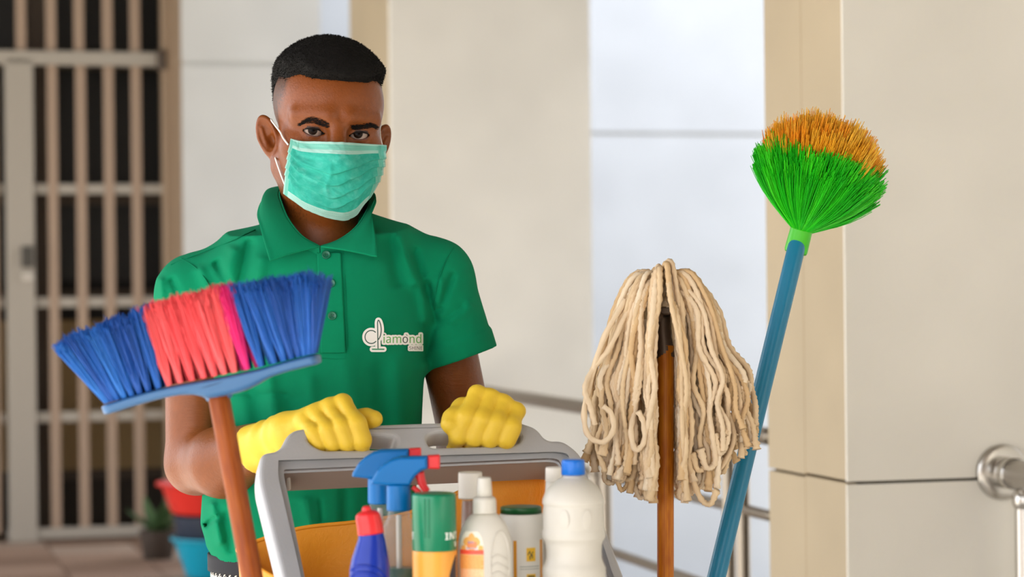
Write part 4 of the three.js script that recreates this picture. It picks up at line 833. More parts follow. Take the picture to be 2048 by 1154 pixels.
// --- hair line
function hairLine(x, z) {
  const ph = Math.atan2(Math.abs(x), z + 0.01) * 180 / Math.PI;
  if (ph < 36) return 0.064; if (ph < 64) return lerp(0.064, 0.052, sstep(36, 62, ph)); return lerp(0.052, -0.045, sstep(92, 150, ph));
}
{
  const skinBase = [0.20, 0.052, 0.009];
  const geoHead = surface((x, y, z) => { const v = V(x, y, z).applyMatrix4(headM); return skinF(v.x, v.y, v.z); }, V(-0.102, -0.165, -0.112), V(0.102, 0.115, 0.122), 0.00135, { R: 0.08 });
  reseed(404);
  vertexColors(geoHead, (x, y, z) => {
    let k = 1 + 0.10 * fbm(x * 60, y * 60, z * 60) + 0.06 * noise3(x * 400, y * 400, z * 400), c = [skinBase[0] * k, skinBase[1] * k, skinBase[2] * k];
    if (fbm(x * 150 + 9, y * 150, z * 150) > 0.52) c = c.map((q) => q * 0.9);                       // small marks
    const e = x < 0 ? EYE[0] : EYE[1];
    // clipped fade: grains of stubble, denser towards the hair
    const d = hairLine(x, z) - y, side = sstep(44, 62, Math.atan2(Math.abs(x), z + 0.01) * 57.3);
    if (side > 0 && d > -0.03 && d < 0.075 && Math.abs(x) < 0.0735) { const side2 = sstep(58, 76, Math.atan2(Math.abs(x), z + 0.01) * 57.3), dens = Math.max(side * (1 - sstep(0.0, 0.062, d)), side2 * (1 - sstep(0.03, 0.072, d))), g = rnd(), m = clamp(dens * 1.35 - g * 1.1, 0, 0.9); c = [lerp(c[0], 0.03, m), lerp(c[1], 0.014, m), lerp(c[2], 0.006, m)]; }
    if (y < -0.06 && y > -0.12 && z < 0.06 && z > -0.03 && hash3(Math.floor(x * 560), Math.floor(y * 560), Math.floor(z * 560)) < 0.22) c = c.map((q) => q * 0.72);   // beard stubble on the jaw
    const lash = Math.abs(Math.hypot(x - e[0], y - e[1], z - e[2]) - 0.0138) < 0.0016 && z > e[2] && Math.abs(y - e[1]) < 0.0066 && Math.abs(x - e[0]) < 0.0145;
    if (lash) c = y > e[1] ? [0.03, 0.014, 0.01] : [0.12, 0.045, 0.03];
    return c;
  });
  geoHead.applyMatrix4(headM);
  const cutY = P(640, 440, 3.2).y;
  const geoBody = surface((x, y, z) => Math.max(bodySkinF(x, y, z), y - cutY), V(-0.50, 0.98, -3.40), V(0.05, cutY + 0.01, -2.98), 0.004, { R: 0.2 });
  vertexColors(geoBody, (x, y, z) => { const k = 1 + 0.10 * fbm(x * 40, y * 40, z * 40) + 0.07 * noise3(x * 330, y * 330, z * 330); return [0.205 * k, 0.059 * k, 0.014 * k]; });
  const mSkin = mat(lin(1, 1, 1), { vertexColors: true, roughness: 0.36, bumpMap: rep(texFine, 14, 14), bumpScale: 0.0005, specularIntensity: 0.6 });
  const body = part('body', onMan(merge([geoHead, geoBody])), mSkin, man, 'dark brown skin');

  // eyes
  const camL = cam0.clone().applyMatrix4(headI);
  for (const e of EYE) {
    const c = V(...e), gaze = camL.clone().sub(c).normalize().add(V(0, 0.05, 0)).normalize(), s = new THREE.SphereGeometry(0.0128, 56, 40).rotateX(Math.PI / 2);
    vertexColors(s, (x, y, z) => {
      const a = Math.acos(clamp(z / 0.0128, -1, 1)); if (a < 0.2) return [0.004, 0.003, 0.003];
      if (a < 0.5) { const k = 0.75 + 0.5 * hash3(Math.floor(Math.atan2(y, x) * 14), 1, 2); return [0.014 * k, 0.007 * k, 0.004 * k]; }
      if (a < 0.54) return [0.03, 0.02, 0.016]; const v = 1 - 0.12 * Math.abs(noise3(x * 500, y * 500, z * 500)); return [0.38 * v, 0.29 * v, 0.24 * v];
    });
    s.applyMatrix4(new THREE.Matrix4().makeRotationFromQuaternion(new THREE.Quaternion().setFromUnitVectors(V(0, 0, 1), gaze)).setPosition(c)).applyMatrix4(headM);
    part('eye', onMan(s), mat(lin(1, 1, 1), { vertexColors: true, roughness: 0.1, ior: 1.18 }), man, 'dark brown eye');
  }
  // eyebrows: short hairs lying on the brow
  reseed(55); const mHair = mat(lin(0.012, 0.010, 0.009), { roughness: 0.9, specularIntensity: 0.3 });
  for (const s of [-1, 1]) {
    const list = [], arc = new THREE.CatmullRomCurve3(s < 0 ? [V(601, 0, 250), V(612, 0, 243), V(626, 0, 240), V(644, 0, 245), V(659, 0, 251)] : [V(702, 0, 255), V(716, 0, 254), V(730, 0, 252), V(743, 0, 251), V(752, 0, 256)].map((p) => p));
    for (let k = 0; k < 430; k++) {
      const t = rnd(), p = arc.getPoint(t), wdt = (s < 0 ? 3 + 7 * sstep(0, 0.5, t) * (1 - 0.25 * sstep(0.8, 1, t)) : 8.5 * (1 - 0.2 * sstep(0, 0.2, 0.2 - t)) * (1 - 0.55 * sstep(0.6, 1, t)));
      const px = p.x + rr(-1.5, 1.5), py = p.z + (rr(-0.5, 0.5) + rr(-0.25, 0.25)) * wdt, q = march(skinF, px, py, 3.0, 3.3), n = grad(skinF, q);
      const dirx = s < 0 ? -5.5 : 5.5, q2 = march(skinF, px + dirx * rr(0.7, 1.2), py + rr(-1.6, 0.6), 3.0, 3.3);
      list.push([q.addScaledVector(n, 0.0002), q2.addScaledVector(n, 0.0009), V(0, 0, 0), 0.0003, 0.0001]);
    }
    part('eyebrow', onMan(fibres(list, 3, 2)), mHair, man);
  }
  // eyelashes: dark line on the upper lid edge
  for (const e of EYE) {
    const inner = e[0] < 0 ? 1 : -1, pts = [...Array(15)].map((_, i) => { const dx = lerp(-0.93, 0.93, i / 14), y = e[1] - 0.0010 - 0.0012 * inner * dx + 0.0046 * (1 - dx * dx), X = dx * 0.0152; const r = 0.0146, zz = Math.sqrt(Math.max(0.00002, r * r - X * X - (y - e[1]) ** 2)); return V(e[0] + X, y, e[2] + zz).applyMatrix4(headM); });
    part('eyelash', onMan(sweep(pts, (i) => 0.0004 + 0.0005 * Math.sin(Math.PI * i / 14), 6)), mHair, man);
  }
  // hair: dense cap with curls standing off it
  const thick = (x, y, z) => { const d = y - hairLine(x, z); return lerp(-0.003, 0.0025 + 0.0115 * sstep(0.03, 0.088, y), sstep(-0.003, lerp(0.012, 0.034, sstep(0.035, 0.062, Math.abs(x))), d)); };
  const hairF = (x, y, z) => (skullF(x, y, z) - thick(x, y, z) - 0.0009 * noise3(x * 330, y * 330, z * 330)) * 0.8;
  const capG = surface(hairF, V(-0.1, -0.06, -0.13), V(0.1, 0.135, 0.11), 0.0022), P0 = capG.attributes.position, N0 = capG.attributes.normal, curls = [], proto = new THREE.OctahedronGeometry(1, 0), M = new THREE.Matrix4(), Q = new THREE.Quaternion();
  reseed(91); const list = [];
  for (let i = 0; i < 42000; i++) {
    const k = Math.floor(rnd() * P0.count), x = P0.getX(k), y = P0.getY(k), z = P0.getZ(k); if (y - hairLine(x, z) < -0.001) continue;
    const n = V(N0.getX(k), N0.getY(k), N0.getZ(k)), p = V(x, y, z), e = p.clone().addScaledVector(n, rr(0.0002, 0.0017)).add(V(rr(-1, 1), rr(-1, 1), rr(-1, 1)).multiplyScalar(0.0011));
    list.push([p.addScaledVector(n, -0.0008), e, V(rr(-1, 1), rr(-1, 1), rr(-1, 1)).multiplyScalar(0.0010), 0.00034, 0.0002]);
  }
  const hg = merge([capG, (() => { const f = fibres(list, 3, 2); f.setAttribute('uv', new THREE.Float32BufferAttribute(new Float32Array(f.attributes.position.count * 2), 2)); return f; })()]).applyMatrix4(headM);
  part('hair', onMan(hg), mat(lin(0.010, 0.009, 0.008), { roughness: 0.95, specularIntensity: 0.3 }), man, 'short black cropped hair with faded sides');
}

// --- face mask
{
  const mkF = (x, y, z) => { const [a, b, c] = toHead(x, y, z); const q = smin(sEll(a, b, c, 0, -0.058, 0.03, 0.0655, 0.078, 0.074), sCap(a, b, c, V(0, 0.0, 0.09), V(0, -0.035, 0.106), 0.0095, 0.014), 0.03); return (Math.abs(a) > 0.066 ? q : smin(q, headF(a, b, c), 0.008)) - 0.0025; };
  const soft = (px, py) => { let d = 2.98, best = 1e9, bp = null; for (let i = 0; i < 120 && d < 3.3; i++) { const p = P(px, py, d), s = mkF(p.x, p.y, p.z); if (s < 0.0004) return p; if (s < best) { best = s; bp = p; } d += Math.max(s * 0.6, 0.0008); } return bp; };
  const C2 = (l) => new THREE.CatmullRomCurve3(l.map(([x, y]) => V(x, y, 0)), false, 'centripetal');
  const top = C2([[582, 277], [600, 282], [668, 284], [720, 287], [771, 290]]), bot = C2([[567, 387], [584, 399], [612, 419], [650, 434], [690, 440], [711, 431], [727, 410], [741, 394]]);
  const pleat = (u, v) => { // folds stacked down the middle of the mask
    let o = 0; const ripple = 0.02 * Math.sin(u * 9 + 1) + 0.012 * Math.sin(u * 23), dip = -0.13 * (1 - Math.pow(Math.abs(u * 2.1 - 1), 1.2)) * sstep(0, 0.1, 1 - u), e = sstep(0.03, 0.16, u) * (1 - sstep(0.86, 0.97, u));
    for (const [c, h] of [[0.74, 0.0034], [0.60, 0.004], [0.44, 0.0042], [0.31, 0.0036]]) { const t = v - (c + dip + ripple * (c < 0.7 ? 1.2 : 0.6)); if (t > -0.005 && t < 0.13) o += h * (1 - sstep(0, 0.13, t)) * sstep(-0.005, 0.004, t); }
    return o * (0.45 + 0.55 * e);
  };
  const NG = 110, depth = new Float64Array((NG + 1) * (NG + 1)), at2 = (u, v) => {
    const a = bot.getPoint(u), b = top.getPoint(u), bow = 9 * Math.sin(Math.PI * v) * sstep(0.75, 1, u) - Math.sin(Math.PI * v) * (1 - sstep(0, 0.2, u)); return [lerp(a.x, b.x, v) + bow, lerp(a.y, b.y, v)]; };
  for (let j = 0; j <= NG; j++) for (let i = 0; i <= NG; i++) depth[j * (NG + 1) + i] = -soft(...at2(i / NG, j / NG)).z;
  for (let it = 0; it < 24; it++) { const o = depth.slice(); for (let j = 0; j <= NG; j++) for (let i = 0; i <= NG; i++) { let s = 0, n = 0; for (const [p, q] of [[1, 0], [-1, 0], [0, 1], [0, -1]]) { const I = i + p, J = j + q; if (I < 0 || J < 0 || I > NG || J > NG) continue; s += o[J * (NG + 1) + I]; n++; } depth[j * (NG + 1) + i] = Math.min(o[j * (NG + 1) + i], 0.4 * o[j * (NG + 1) + i] + 0.6 * s / n); } }
  const pt = (u, v) => {
    const [qx, qy] = at2(u, v), q = P(qx, qy, depth[Math.round(v * NG) * (NG + 1) + Math.round(u * NG)]), n = grad(mkF, q, 0.012);
    return q.addScaledVector(n, 0.0008 + pleat(u, v) + 0.0018 * fbm(u * 14, v * 12, 3) * Math.sin(Math.PI * Math.min(1, u * 1.2)) + 0.0016 * Math.exp(-Math.pow((u - 0.46 - 0.02 * Math.sin(v * 12)) / 0.014, 2)) * sstep(0.2, 0.4, v) * (1 - sstep(0.65, 0.8, v)));
  };
  const tex = canvasTexture(1024, 768, (c, w, h) => {
    c.fillStyle = 'rgb(40,172,150)'; c.fillRect(0, 0, w, h); reseed(12);
    for (let i = 0; i < 900; i++) { const x = rnd() * w, y = rnd() * h, r = 6 + rnd() * 26; c.fillStyle = rnd() < 0.5 ? 'rgba(120,200,186,0.13)' : 'rgba(0,146,124,0.11)'; c.beginPath(); c.ellipse(x, y, r * 1.6, r, rnd() * 3, 0, 7); c.fill(); }
    c.fillStyle = 'rgb(160,204,192)'; c.fillRect(0, 0, w, h * 0.155); c.fillRect(0, h * 0.895, w, h); c.fillRect(0, 0, w * 0.022, h); c.fillRect(w * 0.978, 0, w, h);
    c.fillStyle = 'rgb(116,190,172)'; c.fillRect(0, h * 0.03, w, h * 0.075); c.fillStyle = 'rgb(110,188,170)'; c.fillRect(w * 0.022, h * 0.02, w * 0.055, h); c.fillRect(w * 0.925, h * 0.02, w * 0.053, h);
    c.fillStyle = 'rgba(56,150,130,0.9)'; for (let y = 20; y < h; y += 13) for (const x of [0.034, 0.052, 0.94, 0.958]) c.fillRect(x * w, y, 6, 4);
    for (let x = 80; x < w - 80; x += 14) for (const y of [0.045, 0.075, 0.925, 0.95]) c.fillRect(x, y * h, 7, 2);
  });
  const m = part('face_mask', onMan(shell(110, 110, pt, 0.0011)), mat(lin(1, 1, 1), { map: tex, roughness: 0.8, bumpMap: rep(texWeave, 6, 5), bumpScale: 0.0003 }), man, 'pleated turquoise surgical mask');
  const mEl = mat(rgb(238, 236, 230), { roughness: 0.7 });
  const lay = (l, lift) => { const one = (x, y) => { const q = march(skinF, x, y, 3.0, 3.32); return q.addScaledVector(grad(skinF, q), lift); }; return onMan(sweep(curve(l.reduce((o, [x, y, d]) => { o.push(d ? P(x, y, d < 1 ? d - o[o.length - 1].z : d) : one(x, y)); return o; }, []), 24), 0.0012, 8)); };
  part('ear_loop', lay([[579, 290], [570, 278], [561, 265, 0.010], [552, 253, 0.012], [546, 245, 0.014], [542, 239, 0.03]], 0.003), mEl, m);
  part('ear_loop', lay([[573, 370], [566, 352], [560, 335], [555, 320], [551, 312, 3.215]], 0.0022), mEl, m);
  part('ear_loop', lay([[765, 294, 3.165], [761, 276, 3.175], [759.5, 258, 3.2], [762, 250, 3.23]], 0.0022), mEl, m);
}

// --- polo shirt
const slL = [S1, P(374, 752, 3.215)], slR = [S2, P(923, 716, 3.225)];
const axis = (s) => s[1].clone().sub(s[0]).normalize();
const axL = axis(slL), axR = axis(slR);
const folds = [ // [x0,y0,x1,y1, width px, mm]: valleys (negative) and ridges
  [499, 488, 482, 570, 11, -6], [466, 500, 452, 565, 12, 4], [434, 526, 458, 572, 9, -5], [524, 520, 505, 640, 14, 4], [400, 540, 428, 600, 10, 3.5], [344, 560, 362, 600, 7, -4], [322, 560, 330, 640, 7, 3],
  [778, 480, 797, 565, 13, -4], [800, 475, 830, 565, 12, 4], [828, 505, 856, 585, 10, -5], [852, 570, 870, 636, 7, -5], [872, 640, 850, 715, 8, -2.5], [842, 560, 852, 640, 11, 4], [905, 552, 878, 620, 7, -4], [925, 615, 876, 648, 8, -3], [900, 640, 940, 610, 12, 3], [884, 560, 880, 610, 7, 3],
  [845, 760, 850, 1000, 18, -4], [800, 720, 812, 960, 22, 3], [500, 740, 520, 860, 16, -5], [540, 760, 556, 900, 14, 4], [470, 785, 570, 790, 6, -3], [580, 800, 600, 900, 16, -3], [620, 760, 630, 880, 16, 3], [690, 720, 720, 880, 22, 2.5], [760, 740, 770, 880, 18, -2.5],
  [425, 1010, 440, 1085, 8, 4], [412, 1050, 430, 1035, 5, -5], [452, 1030, 462, 1100, 8, -4], [475, 1020, 492, 1090, 9, 3.5], [640, 1000, 644, 1040, 4, -2], [560, 1010, 570, 1080, 12, -3], [610, 1000, 625, 1060, 14, 3], [690, 980, 690, 1060, 12, -2.5]];
function foldF(x, y, z) {
  if (z < -3.25) return 0; const [px, py] = pix({ x, y, z }); let o = 0;
  for (const [x0, y0, x1, y1, w, mm] of folds) {
    const bx = x1 - x0, by = y1 - y0, h = ((px - x0) * bx + (py - y0) * by) / (bx * bx + by * by), c = clamp(h, 0, 1), e = h < 0 ? -h : h > 1 ? h - 1 : 0; if (e > 0.6) continue;
    const d = Math.hypot(px - x0 - bx * c, py - y0 - by * c); if (d > 3 * w) continue;
    o += mm * 0.001 * Math.exp(-d * d / (w * w)) * sstep(0, 0.25, Math.min(h + 0.25, 1.25 - h));
  }
  o = o > 0 ? o * 1.5 : Math.max(o * 1.5, -0.0085);
  return o + 0.0022 * fbm(x * 11, y * 8, z * 11) + 0.0007 * fbm(x * 34, y * 22, z * 34);
}
function sleeveF(x, y, z, s, ax, r0, r1) {
  const t = (x - s[1].x) * ax.x + (y - s[1].y) * ax.y + (z - s[1].z) * ax.z, L = s[0].distanceTo(s[1]), h = clamp(1 + t / L, 0, 1.3), band = 0.0026 * sstep(-0.030, -0.024, t);
  const px = x - (s[1].x + ax.x * Math.max(t, -L)), py = y - (s[1].y + ax.y * Math.max(t, -L)), pz = z - (s[1].z + ax.z * Math.max(t, -L));
  const rad = lerp(r0, r1, h) + band, q = Math.hypot(px, py, pz) - rad;
  let f = Math.max(q, t); const inner = Math.max(Math.hypot(px, py, pz) - (rad - 0.0085), -(t + 0.010));
  return [f, inner];
}
const neckTop = P(640, 470, 3.2).y, hemY = P(612, 1112, 3.2).y;
const shA = P(632, 512, 3.225), shB = P(655, 505, 3.225), neckHoleA = P(645, 300, 3.21), neckHoleB = P(643, 446, 3.155);
function shirtF(x, y, z) {
  let f = Math.max(torsoF(x, y, z, 0), y - neckTop); f = Math.max(f, hemY - y);
  f = smin(f, sCap(x, y, z, shA, S1, 0.064, 0.0525), 0.035); f = smin(f, sCap(x, y, z, shB, S2, 0.066, 0.051), 0.035);
  const [a, ai] = sleeveF(x, y, z, slL, axL, 0.0525, 0.049), [b, bi] = sleeveF(x, y, z, slR, axR, 0.051, 0.0475);
  f = smin(f, Math.max(a, -ai), 0.012); f = smin(f, Math.max(b, -bi), 0.012);
  f = smax(f, -(sCap(x, y, z, neckHoleA, neckHoleB, 0.0535, 0.0535)), 0.006);
  return f - foldF(x, y, z);
}
{
  const mShirt = mat(rgb(0, 134, 92), { roughness: 0.9, specularIntensity: 0.35, bumpMap: rep(texWeave, 60, 60), bumpScale: 0.0004 });
  const geo = surface(shirtF, V(-0.5, hemY - 0.01, -3.36), V(0.0, neckTop + 0.06, -3.06), 0.0027, { R: 0.2 });
  const shirt = part('polo_shirt', onMan(geo), mShirt, man, 'bright green short sleeved polo shirt');
  // collar flaps: fold line round the neck to the outer edge
  const fl = (fold, outer) => {
    const a = new THREE.CatmullRomCurve3(fold.map(([x, y, d]) => P(x, y, d)), false, 'centripetal'), b = new THREE.CatmullRomCurve3(outer.map(([x, y, d]) => P(x, y, d)), false, 'centripetal');
    return (u, v) => { const p = a.getPoint(u), q = b.getPoint(u), r = p.clone().lerp(q, v), o = V(r.x - neckB.x, 0.02, r.z - neckB.z).normalize(); return r.addScaledVector(o, 0.010 * Math.sin(Math.PI * Math.min(v * 1.1, 1)) * (0.35 + u * 0.65)).add(V(0, 0.004 * Math.sin(Math.PI * v) * u, 0)); };
  };
  const cl = fl([[639, 492, 3.103], [604, 472, 3.108], [577, 440, 3.125], [562, 405, 3.16], [558, 384, 3.2], [575, 372, 3.25], [645, 370, 3.285]], [[540, 521, 3.082], [531, 490, 3.092], [519, 450, 3.12], [514, 428, 3.15], [524, 400, 3.2], [548, 392, 3.28], [645, 395, 3.325]]);
  const cr = fl([[641, 492, 3.103], [676, 480, 3.108], [712, 455, 3.125], [735, 420, 3.16], [741, 400, 3.2], [725, 382, 3.25], [645, 370, 3.285]], [[754, 513, 3.086], [752, 482, 3.10], [746, 440, 3.13], [743, 418, 3.16], [741, 404, 3.21], [728, 396, 3.28], [645, 395, 3.325]]);
  part('collar', onMan(shell(50, 20, cl, 0.0026, (u, v) => [u * 0.2, v * 0.07])), mShirt, shirt);
  part('collar', onMan(shell(50, 20, (u, v) => cr(u, 1 - v), 0.0026, (u, v) => [u * 0.2, v * 0.07])), mShirt, shirt);
  // inner stand behind the fold line
  part('collar_stand', onMan(shell(60, 8, (u, v) => { const k = u < 0.5 ? u * 2 : 2 - u * 2, f = u < 0.5 ? cl : cr, p = f(k, 0); return p.add(V((neckB.x - p.x) * 0.10 * v, -0.030 * v, (neckB.z - p.z) * 0.10 * v)); }, 0.002)), mShirt, shirt);
  // placket
  const on = (px, py, lift) => { const q = march(shirtF, px, py, 2.9, 3.3); return q.addScaledVector(grad(shirtF, q, 0.004), lift); };
  part('placket', onMan(shell(14, 60, (u, v) => { const y = lerp(706, 506, v), x0 = lerp(636, 634, v) + 6 * (1 - v), x1 = lerp(691, 682, v); return on(lerp(x0, x1, u), y, 0.0022); }, 0.0025, (u, v) => [u * 0.035, v * 0.14])), mShirt, shirt);
  const seam = (l, r = 0.0006) => part('seam', onMan(sweep(curve(l.map(([x, y]) => on(x, y, 0.0003)).filter((p) => p.z > -3.25), 30), r, 6)), mShirt, shirt);
  seam([[342, 530], [375, 516], [430, 495], [480, 474], [510, 460]], 0.0009); seam([[340, 512], [362, 517], [392, 536], [412, 560], [428, 590]], 0.0009);
  seam([[908, 496], [893, 520], [878, 556], [871, 590], [868, 620]], 0.0009); seam([[640, 704], [665, 706], [691, 705]], 0.0008); seam([[640, 716], [665, 718], [691, 717]], 0.0005); seam([[686, 505], [690, 560], [693, 640], [694, 700]], 0.0005);
  const mBtn = mat(rgb(8, 96, 70), { roughness: 0.3 });
  for (const [x, y] of [[652.5, 511], [662, 567], [664.5, 632]]) {
    const p = on(x, y, 0.0028), n = grad(shirtF, p, 0.006), q = new THREE.Quaternion().setFromUnitVectors(V(0, 1, 0), n), r = 0.0056;
    const b = new THREE.LatheGeometry([[0, 0.0004], [0.5, 0.0004], [0.7, 0.0012], [0.9, 0.0016], [1, 0.001], [1, -0.0006], [0, -0.0006]].map(([a, c]) => new THREE.Vector2(a * r, c)), 32);
    const bt = part('button', onMan(b.applyQuaternion(q).translate(p.x, p.y, p.z)), mBtn, shirt);
    const holes = [[-1, -1], [1, -1], [-1, 1], [1, 1]].map(([i, j]) => new THREE.SphereGeometry(0.0006, 8, 6).translate(i * 0.001, 0.0006, j * 0.001)); part('button_hole', onMan(merge(holes).applyQuaternion(q).translate(p.x, p.y, p.z)), mat(rgb(4, 40, 30)), bt);
  }
  // printed badge on the chest, cut to the outline of its lettering
  const draw = (c, w, h, alpha) => {
    const sx = w / 122, sy = h / 78, X = (x) => (x - 723) * sx, Y = (y) => (y - 632) * sy; c.lineJoin = c.lineCap = 'round';
    const word = (t, x, y, size, col, stroke) => { c.font = size * sy + 'px sans-serif'; if (stroke) { c.lineWidth = stroke * sx; c.strokeStyle = col; c.strokeText(t, X(x), Y(y)); } else { c.fillStyle = col; c.fillText(t, X(x), Y(y)); } return c.measureText(t).width / sx; };
    const bowl = () => { c.beginPath(); c.arc(X(741.5), Y(673.5), 12.3 * sx, -0.95, 5.6 + 0.2, true); c.beginPath(); c.ellipse(X(742), Y(674), 12.4 * sx, 13 * sy, 0, 0.75, 5.45); };
    const stem = () => { c.beginPath(); c.moveTo(X(755.5), Y(697)); c.lineTo(X(754.5), Y(646)); c.quadraticCurveTo(X(755.5), Y(637), X(758.5), Y(643)); c.quadraticCurveTo(X(763.5), Y(656), X(761), Y(668)); c.quadraticCurveTo(X(759.5), Y(676), X(755), Y(680)); };
    const foot = () => { c.beginPath(); c.moveTo(X(744.5), Y(698.5)); c.lineTo(X(767), Y(698.5)); };
    const bg = alpha ? '#fff' : '#eceae6'; c.fillStyle = alpha ? '#000' : bg; c.fillRect(0, 0, w, h);
    c.strokeStyle = bg; c.lineWidth = 11 * sx; for (const f of [bowl, stem, foot]) { f(); c.stroke(); }
    c.fillStyle = bg; c.beginPath(); c.ellipse(X(742), Y(674), 12 * sx, 13 * sy, 0, 0, 7); c.fill();
    const letters = (s) => {
      let x = 764.5; const g1 = s ? bg : '#5aa84e';
      x += word('iam', x, 686, 23, g1, s); x += word('o', x - 0.5, 686, 23, s ? bg : '#3c4440', s) - 0.5; word('nd', x, 686, 23, g1, s);
      word('`', x - 9.5, 684, 20, s ? bg : '#8a8e8a', s); word('SHINE', 817, 699.5, 9.4, s ? bg : '#4a3a40', s ? 6 : 0);
    };
    letters(7.5);
    if (!alpha) { c.strokeStyle = '#35524c'; c.lineWidth = 2.1 * sx; for (const f of [bowl, stem]) { f(); c.stroke(); } c.strokeStyle = '#1d8a5c'; c.lineWidth = 2.6 * sx; foot(); c.stroke(); letters(0); }
  };
  const col = canvasTexture(1220, 780, (c, w, h) => draw(c, w, h, false)), al = canvasTexture(1220, 780, (c, w, h) => draw(c, w, h, true)); al.colorSpace = THREE.NoColorSpace;
  part('badge', onMan(shell(40, 26, (u, v) => on(lerp(723, 845, u), lerp(710, 632, v), 0.0011), 0.0003)), mat(lin(1, 1, 1), { map: col, alphaMap: al, alphaTest: 0.5, roughness: 0.5, side: THREE.DoubleSide }), shirt, 'white company badge reading diamond SHINE');
}

// --- trousers and shoes (mostly below the picture)
{
  const top = P(612, 1108, 3.2).y, c = P(612, 1108, 3.205), hipL = V(c.x - 0.082, 0.86, c.z), hipR = V(c.x + 0.082, 0.86, c.z), anL = V(c.x - 0.10, 0.10, c.z), anR = V(c.x + 0.10, 0.10, c.z);
  const f = (x, y, z) => {
    let q = Math.max(sEll(x, 0, z, c.x, 0, c.z, 0.128, 1, 0.101), Math.max(y - top, 0.86 - y));
    q = smin(q, sCap(x, y, z, hipL, anL, 0.093, 0.062), 0.03); q = smin(q, sCap(x, y, z, hipR, anR, 0.093, 0.062), 0.03);
    return Math.max(Math.max(q, 0.06 - y), y - top) - 0.002 * fbm(x * 10, y * 8, z * 10);
  };
  const hound = canvasTexture(256, 256, (k) => {
    k.fillStyle = '#e9dcc8'; k.fillRect(0, 0, 256, 256); k.fillStyle = '#17161a'; const u = 16, pat = ['11110001', '11110010', '11110100', '11111000', '10000000', '01000000', '00100000', '00010000'];
    for (let j = 0; j < 16; j++) for (let i = 0; i < 16; i++) { const a = i % 8, b = j % 8; const black = (a < 4 && b < 4) || (a < 4 && b >= 4 && ((a + b) % 4 < 2)) || (a >= 4 && b < 4 && ((a + b) % 4 < 2)); if (black) k.fillRect(i * u, j * u, u, u); }
  });
  hound.wrapS = hound.wrapT = THREE.RepeatWrapping; hound.repeat.set(46, 46);
  const tr = part('trousers', onMan(surface(f, V(c.x - 0.24, 0.04, c.z - 0.16), V(c.x + 0.24, top + 0.01, c.z + 0.16), 0.006, { R: 0.12 })), mat(lin(1, 1, 1), { map: hound, roughness: 0.85 }), man, 'black and cream houndstooth trousers');
  const ring = [...Array(65)].map((_, i) => { const a = i / 64 * Math.PI * 2; return V(c.x + Math.sin(a) * 0.1285, top - 0.009, c.z + Math.cos(a) * 0.1015); });
  const wb = shell(64, 4, (u, v) => { const a = u * Math.PI * 2; return V(c.x + Math.sin(a) * 0.1305, lerp(top - 0.019, top + 0.003, v), c.z + Math.cos(a) * 0.1035); }, 0.004);
  part('waistband', onMan(wb), mat(rgb(22, 22, 28), { roughness: 0.8 }), tr, 'black waistband');
  for (const p of [anL, anR]) part('shoe', onMan(surface((x, y, z) => Math.max(smin(sEll(x, y, z, p.x, 0.035, p.z + 0.06, 0.047, 0.05, 0.145), sCap(x, y, z, V(p.x, 0.05, p.z), V(p.x, 0.12, p.z), 0.05, 0.048), 0.03), 0.001 - y), V(p.x - 0.08, -0.01, p.z - 0.12), V(p.x + 0.08, 0.19, p.z + 0.23), 0.006)), mat(rgb(30, 28, 28), { roughness: 0.5 }), man);
}

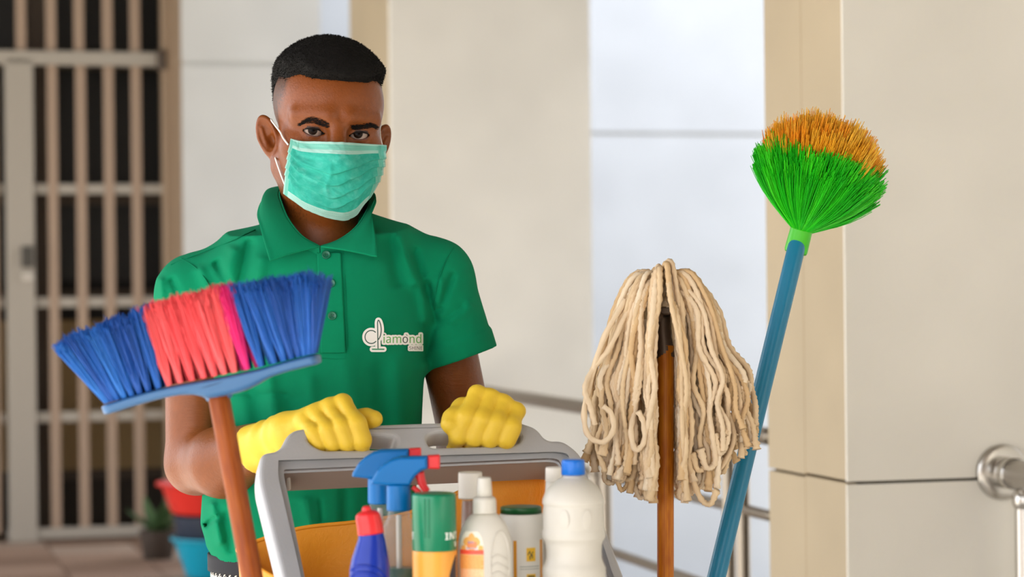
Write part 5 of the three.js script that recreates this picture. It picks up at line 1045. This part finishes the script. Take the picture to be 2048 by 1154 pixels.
// --- yellow rubber gloves
{
  const mGlove = mat(rgb(232, 194, 56), { roughness: 0.45, specularIntensity: 0.7, bumpMap: rep(texFine, 10, 10), bumpScale: 0.0003 });
  function glove(D, fingers, thumb, wrist, cuff, name) {
    const J = (q) => P(q[0], q[1], D + q[2]), fj = fingers.map((f) => f.map(J)), tj = thumb.map(J), w = J(wrist), cA = J(cuff[0]), cB = J(cuff[1]), ca = cB.clone().sub(cA).normalize();
    const lo = V(1e3, 1e3, 1e3), hi2 = V(-1e3, -1e3, -1e3); for (const p of [...fj.flat(), ...tj, w, cA, cB]) { lo.min(p); hi2.max(p); } lo.subScalar(0.055); hi2.addScalar(0.055);
    const f = (x, y, z) => {
      let palm = 1e3; for (const q of fj) palm = smin(palm, sCap(x, y, z, w, q[0], 0.021, 0.0106), 0.011);
      let fin = 1e3;
      for (let i = 0; i < 4; i++) { const q = fj[i], r = [0.0112, 0.0110, 0.0108, 0.0104][i]; let g = 1e3; for (let k = 0; k < q.length - 1; k++) g = smin(g, sCap(x, y, z, q[k], q[k + 1], r - 0.0003 * k, r - 0.0006 * (k + 1)), 0.012); fin = smin(fin, g, 0.0008); }
      let o = smin(palm, fin, 0.0045);
      let t = 1e3; for (let k = 0; k < tj.length - 1; k++) t = smin(t, sCap(x, y, z, tj[k], tj[k + 1], [0.017, 0.0135, 0.0125][k], [0.0135, 0.0125, 0.0112][k]), 0.006);
      o = smin(o, t, 0.005);
      const h = (x - cB.x) * ca.x + (y - cB.y) * ca.y + (z - cB.z) * ca.z, outer = sCap(x, y, z, cA, cB.clone().addScaledVector(ca, 0.03), 0.0275, 0.034), wr = 0.0013 * Math.sin(h * 190 + 3 * noise3(x * 40, y * 40, z * 40)) * Math.exp(-Math.pow((h + 0.042) / 0.02, 2)) + 0.0022 * fbm(x * 22, y * 22, z * 22) * sstep(-0.07, -0.02, h);
      const cu = Math.max(outer - wr, h); o = smin(o, cu, 0.016);
      o = Math.max(o, h); const inner = Math.max(sCap(x, y, z, cA, cB.clone().addScaledVector(ca, 0.03), 0.022, 0.0285) - wr, -(h + 0.02));
      return Math.max(o, -inner) - 0.0006 * fbm(x * 70, y * 70, z * 70);
    };
    return surface(f, lo, hi2, 0.0017, { R: 0.05, slack: 1.8 });
  }
  const D1 = frameD(690, 868), D2 = frameD(965, 862);
  const gl = glove(D1, [
    [[686, 806, 0.008], [712, 848, -0.018], [722, 880, -0.019], [724, 906, 0.004]],
    [[658, 816, 0.008], [684, 856, -0.020], [694, 882, -0.020], [696, 907, 0.004]],
    [[630, 829, 0.008], [655, 862, -0.020], [665, 884, -0.020], [668, 907, 0.004]],
    [[607, 845, 0.008], [628, 868, -0.018], [638, 886, -0.018], [642, 904, 0.004]]],
  [[660, 846, 0.03], [700, 842, 0.02], [732, 838, 0.012], [747, 838, 0.006]], [588, 868, 0.032], [[572, 872, 0.036], [508, 898, 0.075]]);
  part('rubber_glove', onMan(gl), mGlove, man, 'yellow rubber glove gripping the handle beside the broom');
  const gr = glove(D2, [
    [[954, 788, 0.006], [933, 836, -0.018], [918, 871, -0.019], [908, 893, 0.004]],
    [[981, 795, 0.006], [964, 842, -0.020], [949, 874, -0.020], [941, 895, 0.004]],
    [[1007, 806, 0.006], [992, 848, -0.020], [980, 876, -0.020], [973, 895, 0.004]],
    [[1033, 822, 0.006], [1022, 856, -0.018], [1012, 878, -0.018], [1005, 893, 0.004]]],
  [[950, 815, 0.04], [925, 818, 0.012], [906, 838, -0.012], [899, 850, -0.02]], [985, 838, 0.075], [[982, 840, 0.085], [968, 858, 0.15]]);
  part('rubber_glove', onMan(gr), mGlove, man, 'yellow rubber glove gripping the handle nearer the mop');
}

scene.traverse((o) => { if (o.isMesh) { o.castShadow = true; o.receiveShadow = true; } });
renderer.render(scene, camera);
